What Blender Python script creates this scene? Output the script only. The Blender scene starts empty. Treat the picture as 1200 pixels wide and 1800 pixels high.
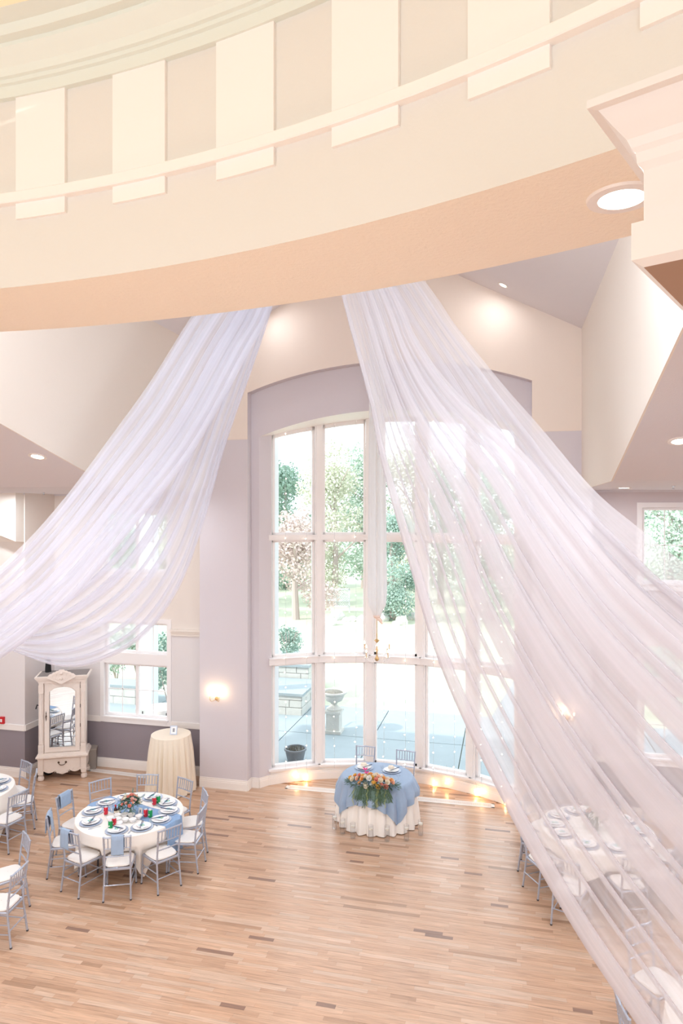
import bpy, math, random
from math import sin, cos, pi, sqrt, atan2, radians, floor as ifloor
from mathutils import Vector, Matrix
rnd = random.Random(7)
sc = bpy.context.scene
C = sc.collection

# ------------------------------------------------------------------ camera
YAW = radians(13.5)
CAMZ = 5.5
cd = bpy.data.cameras.new('camera'); cam = bpy.data.objects.new('camera', cd); C.objects.link(cam)
cd.sensor_fit = 'HORIZONTAL'; cd.sensor_width = 36; cd.lens = 36
cd.clip_start = 0.05; cd.clip_end = 400
cam.location = (0, 0, CAMZ); cam.rotation_euler = (pi/2, 0, YAW)
sc.camera = cam
FW = Vector((-sin(YAW), cos(YAW), 0)); RT = Vector((cos(YAW), sin(YAW), 0))

def at(px, py, d):
    """world point seen at pixel (px,py) of the 1200x1800 frame at depth d"""
    return FW*d + RT*((px-600)/1200*d) + Vector((0, 0, CAMZ-(py-900)/1200*d))
def on(px, py, z):
    """world point of a pixel on the horizontal plane z"""
    return at(px, py, (CAMZ-z)*1200/(py-900))

# ------------------------------------------------------------------ world, sun, exposure
w = bpy.data.worlds.new('sky'); sc.world = w; w.use_nodes = True
nt = w.node_tree; bg = nt.nodes['Background']
bg.inputs[0].default_value = (0.84, 0.93, 1.0, 1); bg.inputs[1].default_value = 2.4
sd = bpy.data.lights.new('sun', 'SUN'); sd.energy = 3.6; sd.angle = radians(1.0); sd.color = (1, .95, .88)
so = bpy.data.objects.new('sun', sd); C.objects.link(so)
so.rotation_euler = Vector((-0.80, -0.42, 0.62)).to_track_quat('Z', 'Y').to_euler()
sc.view_settings.view_transform = 'Standard'; sc.view_settings.look = 'None'
sc.view_settings.gamma = 1; sc.view_settings.use_curve_mapping = False
sc.view_settings.exposure = 0.07
cy = sc.cycles
cy.use_denoising = True
cy.max_bounces = 8; cy.diffuse_bounces = 5; cy.glossy_bounces = 4; cy.transmission_bounces = 4
cy.transparent_max_bounces = 24
cy.sample_clamp_indirect = 6
cy.caustics_reflective = False; cy.caustics_refractive = False

# ------------------------------------------------------------------ mesh helpers
class MB:
    def __init__(s): s.v = []; s.f = []; s.c = []; s.uv = None
    def add(s, vs, fs, col=None):
        o = len(s.v); s.v += [tuple(p) for p in vs]
        for f in fs:
            s.f.append([i+o for i in f]); s.c.append(col)
        return s
    def box(s, lo, hi, m=None, col=None, taper=None):
        x0, y0, z0 = lo; x1, y1, z1 = hi
        vs = [Vector(p) for p in ((x0,y0,z0),(x1,y0,z0),(x1,y1,z0),(x0,y1,z0),(x0,y0,z1),(x1,y0,z1),(x1,y1,z1),(x0,y1,z1))]
        if taper:
            cx, cyy = (x0+x1)/2, (y0+y1)/2
            for p in vs[4:]: p.x = cx+(p.x-cx)*taper; p.y = cyy+(p.y-cyy)*taper
        if m is not None: vs = [m @ p for p in vs]
        return s.add(vs, [(0,3,2,1),(4,5,6,7),(0,1,5,4),(1,2,6,5),(2,3,7,6),(3,0,4,7)], col)
    def quad(s, a, b, c, d, col=None): return s.add([a, b, c, d], [(0,1,2,3)], col)
    def prism(s, pts, z0, z1, m=None, col=None):
        """pts 2D polygon CCW extruded along z"""
        n = len(pts); vs = [Vector((x, y, z0)) for x, y in pts]+[Vector((x, y, z1)) for x, y in pts]
        if m is not None: vs = [m @ p for p in vs]
        return s.add(vs, [list(range(n))[::-1], list(range(n, 2*n))]+[(i, (i+1) % n, n+(i+1) % n, n+i) for i in range(n)], col)
    def lathe(s, prof, n=16, m=None, col=None, c=(0,0,0), fn=None):
        """prof list of (r,z)"""
        vs = []
        for r, z in prof:
            for k in range(n):
                a = 2*pi*k/n; rr = r if fn is None else fn(r, z, a)
                vs.append(Vector((c[0]+rr*cos(a), c[1]+rr*sin(a), c[2]+z)))
        if m is not None: vs = [m @ p for p in vs]
        fs = []
        for j in range(len(prof)-1):
            for k in range(n):
                k2 = (k+1) % n
                fs.append((j*n+k, j*n+k2, (j+1)*n+k2, (j+1)*n+k))
        if prof[0][0] > 1e-6: fs.append(list(range(n))[::-1])
        if prof[-1][0] > 1e-6: fs.append([(len(prof)-1)*n+k for k in range(n)])
        return s.add(vs, fs, col)
    def tube(s, path, r, n=8, col=None, cap=True):
        path = [Vector(p) for p in path]; rs = r if isinstance(r, (list, tuple)) else [r]*len(path)
        vs = []; up = None
        for i, p in enumerate(path):
            t = (path[min(i+1, len(path)-1)]-path[max(i-1, 0)]).normalized()
            if up is None:
                up = Vector((0, 0, 1)) if abs(t.z) < .9 else Vector((1, 0, 0))
            a = (up - t*up.dot(t)).normalized(); up = a; b = t.cross(a)
            for k in range(n):
                an = 2*pi*k/n
                vs.append(p + (a*cos(an)+b*sin(an))*rs[i])
        fs = []
        for j in range(len(path)-1):
            for k in range(n):
                k2 = (k+1) % n
                fs.append((j*n+k, j*n+k2, (j+1)*n+k2, (j+1)*n+k))
        if cap:
            fs.append(list(range(n))[::-1]); fs.append([(len(path)-1)*n+k for k in range(n)])
        return s.add(vs, fs, col)
    def grid(s, fn, nu, nv, closed_u=False, uvs=False):
        """fn(i/nu, j/nv)->point"""
        o = len(s.v); cu = nu if closed_u else nu+1
        for j in range(nv+1):
            for i in range(cu): s.v.append(tuple(fn(i/nu, j/nv)))
        for j in range(nv):
            for i in range(nu):
                i2 = (i+1) % cu
                s.f.append([o+j*cu+i, o+j*cu+i2, o+(j+1)*cu+i2, o+(j+1)*cu+i]); s.c.append(None)
        return s
    def mesh(s, name, mat, smooth=False, angle=None):
        me = bpy.data.meshes.new(name); me.from_pydata(s.v, [], s.f)
        if mat is not None: me.materials.append(mat)
        if any(c is not None for c in s.c):
            at_ = me.color_attributes.new('tone', 'FLOAT_COLOR', 'CORNER'); vals = []
            for f, c in zip(s.f, s.c):
                c = c or (1, 1, 1); vals += [c[0], c[1], c[2], 1.0]*len(f)
            at_.data.foreach_set('color', vals)
        if smooth:
            me.polygons.foreach_set('use_smooth', [True]*len(me.polygons))
            if angle: 
                try: me.set_sharp_from_angle(angle=radians(angle))
                except Exception: pass
        me.update()
        return me
    def build(s, name, mat, parent=None, smooth=False, angle=40):
        o = bpy.data.objects.new(name, s.mesh(name, mat, smooth, angle)); C.objects.link(o)
        if parent is not None: o.parent = parent
        return o

def fixn(o):
    import bmesh
    bm = bmesh.new(); bm.from_mesh(o.data); bmesh.ops.recalc_face_normals(bm, faces=bm.faces); bm.to_mesh(o.data); bm.free(); return o

def tag(o, label=None, cat=None, group=None, kind=None):
    if label: o['label'] = label
    if cat: o['category'] = cat
    if group: o['group'] = group
    if kind: o['kind'] = kind
    return o
def thing(name, label, cat, loc=(0,0,0), rz=0, group=None):
    o = bpy.data.objects.new(name, None); o.empty_display_size = .1; C.objects.link(o)
    o.location = loc; o.rotation_euler = (0, 0, rz); return tag(o, label, cat, group)
def copy_tree(o, parent=None):
    c = o.copy(); C.objects.link(c)
    if parent is not None: c.parent = parent
    for ch in o.children: copy_tree(ch, c)
    return c
def dup(o, loc, rz=0, label=None, group=None):
    c = copy_tree(o); c.location = loc; c.rotation_euler = (0, 0, rz)
    if label: c['label'] = label
    if group: c['group'] = group
    return c
class Proto:
    """first use hands out the built thing itself, later uses copies"""
    def __init__(s, o): s.o = o; s.used = False
    def put(s, loc, rz, label, group=None):
        if not s.used:
            s.used = True; o = s.o; o.location = loc; o.rotation_euler = (0, 0, rz)
        else:
            o = copy_tree(s.o); o.location = loc; o.rotation_euler = (0, 0, rz)
            if 'group' in o and not group: del o['group']
        o['label'] = label
        if group: o['group'] = group
        return o
def MT(loc=(0,0,0), rx=0, ry=0, rz=0, s=1):
    return Matrix.Translation(loc) @ Matrix.Rotation(rz, 4, 'Z') @ Matrix.Rotation(ry, 4, 'Y') @ Matrix.Rotation(rx, 4, 'X') @ Matrix.Scale(s, 4)

# ------------------------------------------------------------------ materials
def lin(c):
    return tuple(((x/255)/12.92 if x/255 <= .04045 else (((x/255)+.055)/1.055)**2.4) for x in c)+(1,)
def mat(name, rgb, rough=.6, metal=0, spec=.5, noise=0, nscale=8, bump=0, bscale=60, emit=None, estr=0, sheen=0, trans=0, coat=0, alpha=None):
    m = bpy.data.materials.new(name); m.use_nodes = True; n = m.node_tree; p = n.nodes['Principled BSDF']
    col = lin(rgb)
    p.inputs['Base Color'].default_value = col; p.inputs['Roughness'].default_value = rough
    p.inputs['Metallic'].default_value = metal; p.inputs['Specular IOR Level'].default_value = spec
    p.inputs['Coat Weight'].default_value = coat
    p.inputs['Sheen Weight'].default_value = sheen
    tc = n.nodes.new('ShaderNodeTexCoord')
    if noise:
        t = n.nodes.new('ShaderNodeTexNoise'); t.inputs['Scale'].default_value = nscale; t.inputs['Detail'].default_value = 5
        n.links.new(tc.outputs['Object'], t.inputs['Vector'])
        mx = n.nodes.new('ShaderNodeMix'); mx.data_type = 'RGBA'
        mx.inputs[6].default_value = tuple(c*(1-noise) for c in col[:3])+(1,); mx.inputs[7].default_value = tuple(min(1, c*(1+noise)) for c in col[:3])+(1,)
        n.links.new(t.outputs['Fac'], mx.inputs[0]); n.links.new(mx.outputs[2], p.inputs['Base Color'])
    if bump:
        t2 = n.nodes.new('ShaderNodeTexNoise'); t2.inputs['Scale'].default_value = bscale; t2.inputs['Detail'].default_value = 3
        n.links.new(tc.outputs['Object'], t2.inputs['Vector'])
        b = n.nodes.new('ShaderNodeBump'); b.inputs['Strength'].default_value = bump; b.inputs['Distance'].default_value = .01
        n.links.new(t2.outputs['Fac'], b.inputs['Height']); n.links.new(b.outputs[0], p.inputs['Normal'])
    if emit:
        p.inputs['Emission Color'].default_value = lin(emit); p.inputs['Emission Strength'].default_value = estr
    return m
def attr_mat(name, rough=.6, spec=.5, bump=0):
    m = mat(name, (200, 200, 200), rough=rough, spec=spec); n = m.node_tree
    a = n.nodes.new('ShaderNodeAttribute'); a.attribute_name = 'tone'
    n.links.new(a.outputs['Color'], n.nodes['Principled BSDF'].inputs['Base Color']); return m

BEIGE = (238, 226, 216); LAV = (216, 210, 216)
def wall_mat(name, bands, bump=.12):
    """paint bands: list of (z upper limit, rgb) from the floor up, real paint borders at real heights"""
    m = mat(name, bands[0][1], rough=.75, spec=.25, bump=bump, bscale=90); n = m.node_tree; p = n.nodes['Principled BSDF']
    g = n.nodes.new('ShaderNodeNewGeometry'); sp = n.nodes.new('ShaderNodeSeparateXYZ'); n.links.new(g.outputs['Position'], sp.inputs[0])
    prev = None
    for i in range(len(bands)-1):
        gt = n.nodes.new('ShaderNodeMath'); gt.operation = 'GREATER_THAN'; gt.inputs[1].default_value = bands[i][0]
        n.links.new(sp.outputs['Z'], gt.inputs[0])
        mx = n.nodes.new('ShaderNodeMix'); mx.data_type = 'RGBA'
        if prev is None: mx.inputs[6].default_value = lin(bands[0][1])
        else: n.links.new(prev.outputs[2], mx.inputs[6])
        mx.inputs[7].default_value = lin(bands[i+1][1]); n.links.new(gt.outputs[0], mx.inputs[0]); prev = mx
    if prev: n.links.new(prev.outputs[2], p.inputs['Base Color'])
    return m
M = {}
M['wall_back'] = wall_mat('paint_lavender_beige', [(6.93, LAV), (99, BEIGE)])
M['wall_aisle'] = wall_mat('paint_aisle', [(1.0, (150, 141, 148)), (2.93, (228, 222, 222)), (99, (232, 222, 214))])
M['wall_right_aisle'] = wall_mat('paint_aisle_lavender', [(1.0, (158, 150, 156)), (99, (216, 206, 208))])
M['lav'] = mat('paint_lavender', LAV, .75, spec=.25, bump=.12, bscale=90)
M['beige'] = mat('paint_beige', (238, 229, 220), .75, spec=.25, bump=.12, bscale=90)
M['fascia'] = mat('paint_fascia_beige', (226, 222, 216), .7, spec=.25, bump=.1, bscale=60)
M['soffit'] = mat('paint_soffit_texture', (250, 238, 222), .8, spec=.2, bump=.5, bscale=45)
M['ceil'] = mat('ceiling_paint', (226, 222, 226), .85, spec=.2, bump=.3, bscale=60)
M['dome'] = mat('dome_paint', (240, 228, 196), .8, spec=.2, bump=.15)
M['white'] = mat('white_trim_paint', (246, 240, 236), .45, spec=.4)
M['crown'] = mat('crown_trim_paint', (226, 230, 222), .5, spec=.4)
M['winwhite'] = mat('window_frame_white', (244, 240, 240), .35, spec=.5)
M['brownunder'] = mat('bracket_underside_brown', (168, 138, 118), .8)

def glass_mat(name, tint=(1, 1, 1), refl=.06, rough=0.0):
    m = bpy.data.materials.new(name); m.use_nodes = True; n = m.node_tree; n.nodes.remove(n.nodes['Principled BSDF'])
    t = n.nodes.new('ShaderNodeBsdfTransparent'); t.inputs[0].default_value = (*tint, 1)
    g = n.nodes.new('ShaderNodeBsdfGlossy'); g.inputs['Roughness'].default_value = rough
    lw = n.nodes.new('ShaderNodeFresnel'); lw.inputs['IOR'].default_value = 1.45
    mp = n.nodes.new('ShaderNodeMath'); mp.operation = 'MULTIPLY'; mp.inputs[1].default_value = refl*16
    n.links.new(lw.outputs[0], mp.inputs[0])
    mx = n.nodes.new('ShaderNodeMixShader'); ge = n.nodes.new('ShaderNodeNewGeometry'); iv = n.nodes.new('ShaderNodeMath'); iv.operation = 'SUBTRACT'; iv.inputs[0].default_value = 1; n.links.new(ge.outputs['Backfacing'], iv.inputs[1])
    ml = n.nodes.new('ShaderNodeMath'); ml.operation = 'MULTIPLY'; ml.use_clamp = True; n.links.new(mp.outputs[0], ml.inputs[0]); n.links.new(iv.outputs[0], ml.inputs[1])
    n.links.new(ml.outputs[0], mx.inputs[0]); n.links.new(t.outputs[0], mx.inputs[1]); n.links.new(g.outputs[0], mx.inputs[2])
    n.links.new(mx.outputs[0], n.nodes['Material Output'].inputs[0]); return m
M['pane'] = glass_mat('window_glass', (.985, .995, 1), .02)
M['glass'] = glass_mat('clear_glassware', (.975, .98, .985), .12)

def sheer_mat(name, rgb, opac, streak):
    m = bpy.data.materials.new(name); m.use_nodes = True; n = m.node_tree; n.nodes.remove(n.nodes['Principled BSDF'])
    col = lin(rgb)
    t = n.nodes.new('ShaderNodeBsdfTransparent')
    d = n.nodes.new('ShaderNodeBsdfDiffuse'); d.inputs[0].default_value = col
    tr = n.nodes.new('ShaderNodeBsdfTranslucent'); tr.inputs[0].default_value = col
    m1 = n.nodes.new('ShaderNodeMixShader'); m1.inputs[0].default_value = .5
    n.links.new(d.outputs[0], m1.inputs[1]); n.links.new(tr.outputs[0], m1.inputs[2])
    uv = n.nodes.new('ShaderNodeUVMap'); mp = n.nodes.new('ShaderNodeMapping'); mp.inputs['Scale'].default_value = (26, .5, 1)
    ns = n.nodes.new('ShaderNodeTexNoise'); ns.inputs['Scale'].default_value = 1; ns.inputs['Detail'].default_value = 6; ns.inputs['Roughness'].default_value = .6
    n.links.new(uv.outputs[0], mp.inputs[0]); n.links.new(mp.outputs[0], ns.inputs[0])
    r = n.nodes.new('ShaderNodeMapRange'); r.inputs[1].default_value = .3; r.inputs[2].default_value = .7
    r.inputs[3].default_value = opac-streak; r.inputs[4].default_value = opac+streak
    n.links.new(ns.outputs['Fac'], r.inputs[0])
    mx = n.nodes.new('ShaderNodeMixShader'); n.links.new(r.outputs[0], mx.inputs[0]); n.links.new(t.outputs[0], mx.inputs[1]); n.links.new(m1.outputs[0], mx.inputs[2])
    n.links.new(mx.outputs[0], n.nodes['Material Output'].inputs[0]); return m
M['sheer'] = sheer_mat('sheer_voile', (228, 224, 229), .55, .06)
M['sheer_l'] = sheer_mat('sheer_voile_white', (232, 232, 242), .55, .07)
M['tulle'] = sheer_mat('sheer_tulle_tube', (250, 250, 252), .85, .08)

def plank_mat():
    m = mat('oak_plank', (220, 180, 140), rough=.29, spec=.5, coat=.25); n = m.node_tree; p = n.nodes['Principled BSDF']
    p.inputs['Coat Roughness'].default_value = .22
    a = n.nodes.new('ShaderNodeAttribute'); a.attribute_name = 'tone'
    g = n.nodes.new('ShaderNodeNewGeometry'); mp = n.nodes.new('ShaderNodeMapping'); mp.inputs['Scale'].default_value = (3, 55, 1)
    t = n.nodes.new('ShaderNodeTexNoise'); t.inputs['Scale'].default_value = 1; t.inputs['Detail'].default_value = 6; t.inputs['Distortion'].default_value = .6
    n.links.new(g.outputs['Position'], mp.inputs[0]); n.links.new(mp.outputs[0], t.inputs[0])
    r = n.nodes.new('ShaderNodeMapRange'); r.inputs[1].default_value = .3; r.inputs[2].default_value = .75; r.inputs[3].default_value = .78; r.inputs[4].default_value = 1.12
    n.links.new(t.outputs['Fac'], r.inputs[0])
    # dark mineral streaks running along the grain
    mp2 = n.nodes.new('ShaderNodeMapping'); mp2.inputs['Scale'].default_value = (1.3, 26, 1)
    t2 = n.nodes.new('ShaderNodeTexNoise'); t2.inputs['Scale'].default_value = 1; t2.inputs['Detail'].default_value = 4
    n.links.new(g.outputs['Position'], mp2.inputs[0]); n.links.new(mp2.outputs[0], t2.inputs[0])
    r2 = n.nodes.new('ShaderNodeMapRange'); r2.inputs[1].default_value = .60; r2.inputs[2].default_value = .75; r2.inputs[3].default_value = 1; r2.inputs[4].default_value = .6
    n.links.new(t2.outputs['Fac'], r2.inputs[0])
    mu = n.nodes.new('ShaderNodeMath'); mu.operation = 'MULTIPLY'; n.links.new(r.outputs[0], mu.inputs[0]); n.links.new(r2.outputs[0], mu.inputs[1])
    vm = n.nodes.new('ShaderNodeVectorMath'); vm.operation = 'SCALE'
    n.links.new(a.outputs['Color'], vm.inputs[0]); n.links.new(mu.outputs[0], vm.inputs['Scale'])
    n.links.new(vm.outputs[0], p.inputs['Base Color']); return m
M['plank'] = plank_mat()
M['subfloor'] = mat('floor_wood_beyond', (196, 150, 112), .4, noise=.15, nscale=4)
M['gap'] = mat('board_gap_dark', (178, 134, 100), .8)

# ------------------------------------------------------------------ room dimensions
CX = -2.24; YB = 12.65; YR = 12.85; YA = 13.15
XL, XR = -5.78, 1.30            # upper side walls of the vault
PL, PR = -5.96, 1.475           # outer edges of the window piers
ZS = 8.72; SL = .52             # spring of the vault and its slope
RIDGE = ZS + SL*(CX-XL)
AW, AE = -13.0, 8.5             # far walls
YREAR = -13.0
def struct(o, label=None): return tag(o, label, None, None, 'structure')

# ---- floor: sub-floor slab, single boards, field of boards
b = MB(); b.box((AW, YREAR, -.15), (AE, 14.1, -.012)); fl = struct(b.build('floor', M['gap']))
b = MB(); b.box((AW, YREAR, -.012), (AE, 4.0, 0.0)); o = b.build('rear_boards', M['subfloor'], fl); o['kind'] = 'stuff'
WB = .064
def board_col():
    r = rnd.random()
    if r < .025: c = (150, 116, 98)
    elif r < .08: c = (180, 142, 114)
    elif r < .45: c = (203, 163, 134)
    elif r < .8: c = (209, 171, 143)
    else: c = (214, 182, 158)
    k = rnd.uniform(.93, 1.05); c = lin(c); return (c[0]*k, c[1]*k, c[2]*k)
arcX = CX+.04; arcY = 9.96; arcR = 3.92
def arc_y(x):
    d = arcR**2-(x-arcX)**2
    return arcY+sqrt(d) if d > 0 else 0
cand = []; y = 4.0; row = 0
while y < 13.95:
    x = AW+.02 + rnd.uniform(0, .8)
    ly = y+WB/2
    if ly > YA: segs = [(PL+1.0, PR-1.0)]
    else: segs = [(AW+.02, AE-.02)]
    x, xe = segs[0]; x += rnd.uniform(-.6, 0) if ly < YA else 0
    while x < xe:
        L = rnd.choice((.3, .45, .6, .8, .8, 1.0, 1.2))*rnd.uniform(.85, 1.15); bc = board_col()
        if bc[0] < .42: L = min(L, rnd.uniform(.2, .6))
        x1 = min(x+L, xe)
        x0 = max(x, segs[0][0])
        if x1-x0 > .03:
            if ly < YA-.02 or (ly < arc_y((x0+x1)/2)+.05):
                cand.append((x0, x1, y, y+WB, bc))
        x = x1
    y += WB
def board(bm, x0, x1, y0, y1, c, z=0.0):
    g = .0005
    bm.box((x0+g, y0+g, -.012), (x1-g, y1-g, z), col=c)
def pix(p):
    v = Vector(p)-Vector((0, 0, CAMZ)); d = v.dot(FW)
    return (600+1200*v.dot(RT)/d, 900-1200*v.z/d, d)
scored = []
for i, (x0, x1, y0, y1, c) in enumerate(cand):
    px, py, d = pix(((x0+x1)/2, (y0+y1)/2, 0))
    vis = -20 < px < 1130 and py < 1810
    if px > 900 and px-900 > (py-1430)*.64: vis = False
    scored.append(((x1-x0)*(y1-y0)/d**3 if vis else 0, i))
scored.sort(reverse=True); single = set(i for s_, i in scored[:300])
fb = MB()
for i, (x0, x1, y0, y1, c) in enumerate(cand):
    z = rnd.uniform(-.0008, .0006)
    if i in single:
        q = MB(); board(q, x0, x1, y0, y1, c, z); q.build('plank', M['plank'], fl)
    else: board(fb, x0, x1, y0, y1, c, z)
o = fb.build('plank_field', M['plank'], fl); o['kind'] = 'stuff'

# ---- back (gable) wall with arched recess
def arch_z(x, half, zs, rise, cx):
    """circular segment arch"""
    R = (half*half+rise*rise)/(2*rise); dx = min(abs(x-cx), half)
    return zs - (R-rise) + sqrt(max(R*R-dx*dx, 0))
RX0, RX1 = -4.94, .46; RC = (RX0+RX1)/2; RH = (RX1-RX0)/2
def rz_(x): return arch_z(x, RH, 7.85, .48, RC)
def roof_z(x): return RIDGE - SL*abs(x-CX) if XL <= x <= XR else ZS
def wall_with_arch(bm, x0, x1, ox0, ox1, zf, ztop, y, zbase=0, back=None, n=40, soffit_to=None):
    """front faces toward -Y"""
    bm.quad((x0, y, zbase), (ox0, y, zbase), (ox0, y, ztop(ox0)), (x0, y, ztop(x0)))
    bm.quad((ox1, y, zbase), (x1, y, zbase), (x1, y, ztop(x1)), (ox1, y, ztop(ox1)))
    for i in range(n):
        a = ox0+(ox1-ox0)*i/n; c = ox0+(ox1-ox0)*(i+1)/n
        bm.quad((a, y, zf(a)), (c, y, zf(c)), (c, y, ztop(c)), (a, y, ztop(a)))
b = MB()
def ztop(x): return roof_z(x)+.02
xs = [PL, XL-.001]
# piers (below aisle ceiling they are a little wider than the vault walls)
wall_with_arch(b, XL, XR, RX0, RX1, rz_, ztop, YB)
b.quad((PL, YB, 0), (XL, YB, 0), (XL, YB, 5.92), (PL, YB, 5.92)); b.quad((XR, YB, 0), (PR, YB, 0), (PR, YB, 5.92), (XR, YB, 5.92))
b.quad((PL, YA, 0), (PL, YB, 0), (PL, YB, 5.92), (PL, YA, 5.92)); b.quad((PR, YB, 0), (PR, YA, 0), (PR, YA, 5.92), (PR, YB, 5.92))
wb = struct(b.build('wall_back', M['wall_back']))
b = MB()  # sides + soffit of the recess
b.quad((RX0, YB, 0), (RX0, YR, 0), (RX0, YR, rz_(RX0)), (RX0, YB, rz_(RX0)))
b.quad((RX1, YR, 0), (RX1, YB, 0), (RX1, YB, rz_(RX1)), (RX1, YR, rz_(RX1)))
n = 40
for i in range(n):
    a = RX0+(RX1-RX0)*i/n; c = RX0+(RX1-RX0)*(i+1)/n
    b.quad((a, YB, rz_(a)), (a, YR, rz_(a)), (c, YR, rz_(c)), (c, YB, rz_(c)))
# recess panel with the arched opening
OX0, OX1 = -4.77, .37; OC = (OX0+OX1)/2; OH = (OX1-OX0)/2
def oz(x): return arch_z(x, OH, 7.0, .45, OC)
wall_with_arch(b, RX0, RX1, OX0, OX1, oz, lambda x: rz_(x)+.01, YR)
b.build('recess_panel', M['lav'], wb)
b = MB()  # splayed jambs and curved head
EX0, EX1 = -4.60, .20
def bay(x): return arcY+sqrt(max((arcR+.0)**2-(x-OC)**2, .5))
YE = bay(EX0)+.02
b.quad((OX0, YR, 0), (EX0, YE, 0), (EX0, YE, oz(EX0)), (OX0, YR, oz(OX0)))
b.quad((EX1, YE, 0), (OX1, YR, 0), (OX1, YR, oz(OX1)), (EX1, YE, oz(EX1)))
b.build('window_jamb', M['lav'], wb)
b = MB()
for i in range(n):
    a = OX0+(OX1-OX0)*i/n; c = OX0+(OX1-OX0)*(i+1)/n
    ea = min(max(a, EX0), EX1); ec = min(max(c, EX0), EX1)
    b.quad((a, YR, oz(a)), (a, bay(ea)+.5, oz(a)), (c, bay(ec)+.5, oz(c)), (c, YR, oz(c)))
b.build('arch_head', M['white'], wb)
# thin plaster corner line above the arch
b = MB(); b.box((.455, YB-.025, 6.93), (1.30, YB, roof_z(.9)-.35)); 
# raised outer strips of the gable (the joint seen running up from the recess corner)
for xa, xb in ((RX1, XR), (XL, RX0)):
    q = MB(); t = .012
    q.add([(xa, YB-t, 6.94), (xb, YB-t, 6.94), (xb, YB-t, roof_z(xb)), (xa, YB-t, roof_z(xa)), (xa, YB, 6.94), (xb, YB, 6.94), (xb, YB, roof_z(xb)), (xa, YB, roof_z(xa))],
          [(0,1,2,3), (0,3,7,4), (1,5,6,2), (0,4,5,1)])
    q.build('gable_strip', M['wall_back'], wb)

# ---- bay window (window_1): posts, rails, sills, panes
win = struct(thing('window_1', None, None)); 
VX = [(OC+arcR*sin(radians(a)), arcY+arcR*cos(radians(a))) for a in (-38.2, -23.0, -7.7, 7.7, 23.0, 38.2)]
def seg_frame(p, q):
    p = Vector((*p, 0)); q = Vector((*q, 0)); u = (q-p).normalized(); nn = Vector((-u.y, u.x, 0))
    return p, q, u, nn      # nn points outwards (+Y)
def facetbox(bm, p, q, a0, a1, d0, d1, z0, z1, ztops=None):
    """box along facet p->q between distances a0..a1, depth d0..d1"""
    P, Q, u, nn = seg_frame(p, q)
    vs = []
    for z in (z0, z1):
        for a, d in ((a0, d0), (a1, d0), (a1, d1), (a0, d1)):
            v = P+u*a+nn*d; v.z = z; vs.append(v)
    if ztops: 
        vs[4].z = vs[7].z = ztops[0]; vs[5].z = vs[6].z = ztops[1]
    bm.add(vs, [(0,3,2,1),(4,5,6,7),(0,1,5,4),(1,2,6,5),(2,3,7,6),(3,0,4,7)])
WIN_Z = [.30, 2.47, 4.98]
bar = MB()
for k, (x, yv) in enumerate(VX):
    ang = atan2(x-OC, yv-arcY)
    hw = .085 if 0 < k < 5 else .06
    m = Matrix.Translation((x, yv, 0)) @ Matrix.Rotation(-ang, 4, 'Z')
    q = MB(); zt = oz(x)+.05
    q.box((-hw, .03, .05), (hw, .26, zt), m); 
    if 0 < k < 5: q.box((-hw+.035, -.005, .3), (hw-.035, .03, zt), m)
    q.build('mullion_post', M['winwhite'], win)
for k in range(5):
    p, q2 = VX[k], VX[k+1]; P, Q, u, nn = seg_frame(p, q2); L = (Q-P).length
    xa = P.x; xb = Q.x
    # bottom apron curved below handled by baseboard; sill ledge
    s = MB(); facetbox(s, p, q2, -.02, L+.02, -.045, .30, .27, .31); s.build('sill', M['winwhite'], win)
    s = MB(); facetbox(s, p, q2, .0, L, .02, .16, .0, .275); s.build('apron', M['white'], win)
    # rails
    for zr, t, dp in ((WIN_Z[1], .06, -.05), (WIN_Z[2], .055, .0)):
        s = MB(); facetbox(s, p, q2, -.01, L+.01, dp, .22, zr-t, zr+t)
        if dp < 0: facetbox(s, p, q2, -.01, L+.01, dp-.03, .2, zr+t, zr+t+.02)
        s.build('transom_rail', M['winwhite'], win)
    # sashes
    zones = [(.31, WIN_Z[1]-.06), (WIN_Z[1]+.08, WIN_Z[2]-.055), (WIN_Z[2]+.055, None)]
    for z0, z1 in zones:
        e = .08; f = .045
        xa_ = (P+u*e).x; xb_ = (P+u*(L-e)).x
        s = MB()
        top = z1 if z1 else None
        ta, tb = (top, top) if top else (oz(xa_)+.02, oz(xb_)+.02)
        def post(a0, a1, za, zb): facetbox(s, p, q2, a0, a1, .08, .17, z0, za, (za, zb))
        sl = (tb-ta)/(L-2*e)
        post(e, e+f, ta, ta+sl*f); post(L-e-f, L-e, tb-sl*f, tb)
        facetbox(s, p, q2, e, L-e, .08, .17, z0, z0+f)
        if top: facetbox(s, p, q2, e, L-e, .08, .17, z1-f, z1)
        else:
            nseg = 6
            for i in range(nseg):
                a0 = e+(L-2*e)*i/nseg; a1 = e+(L-2*e)*(i+1)/nseg
                zA = oz((P+u*a0).x); zB = oz((P+u*a1).x)
                PA = P+u*a0; 
                vs = []
                for zz in ((zA-.085, zB-.085), (zA+.05, zB+.05)):
                    for a, d, z in ((a0, .08, zz[0]), (a1, .08, zz[1]), (a1, .17, zz[1]), (a0, .17, zz[0])):
                        v = P+u*a+nn*d; v.z = z; vs.append(v)
                s.add(vs, [(0,3,2,1),(4,5,6,7),(0,1,5,4),(1,2,6,5),(2,3,7,6),(3,0,4,7)])
        s.build('sash', M['winwhite'], win)
        g = MB(); za, zb = (z1, z1) if z1 else (ta, tb)
        A = P+u*e+nn*.12; B = P+u*(L-e)+nn*.12
        g.quad((A.x, A.y, z0), (B.x, B.y, z0), (B.x, B.y, zb), (A.x, A.y, za)); g.build('pane', M['pane'], win)
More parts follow.
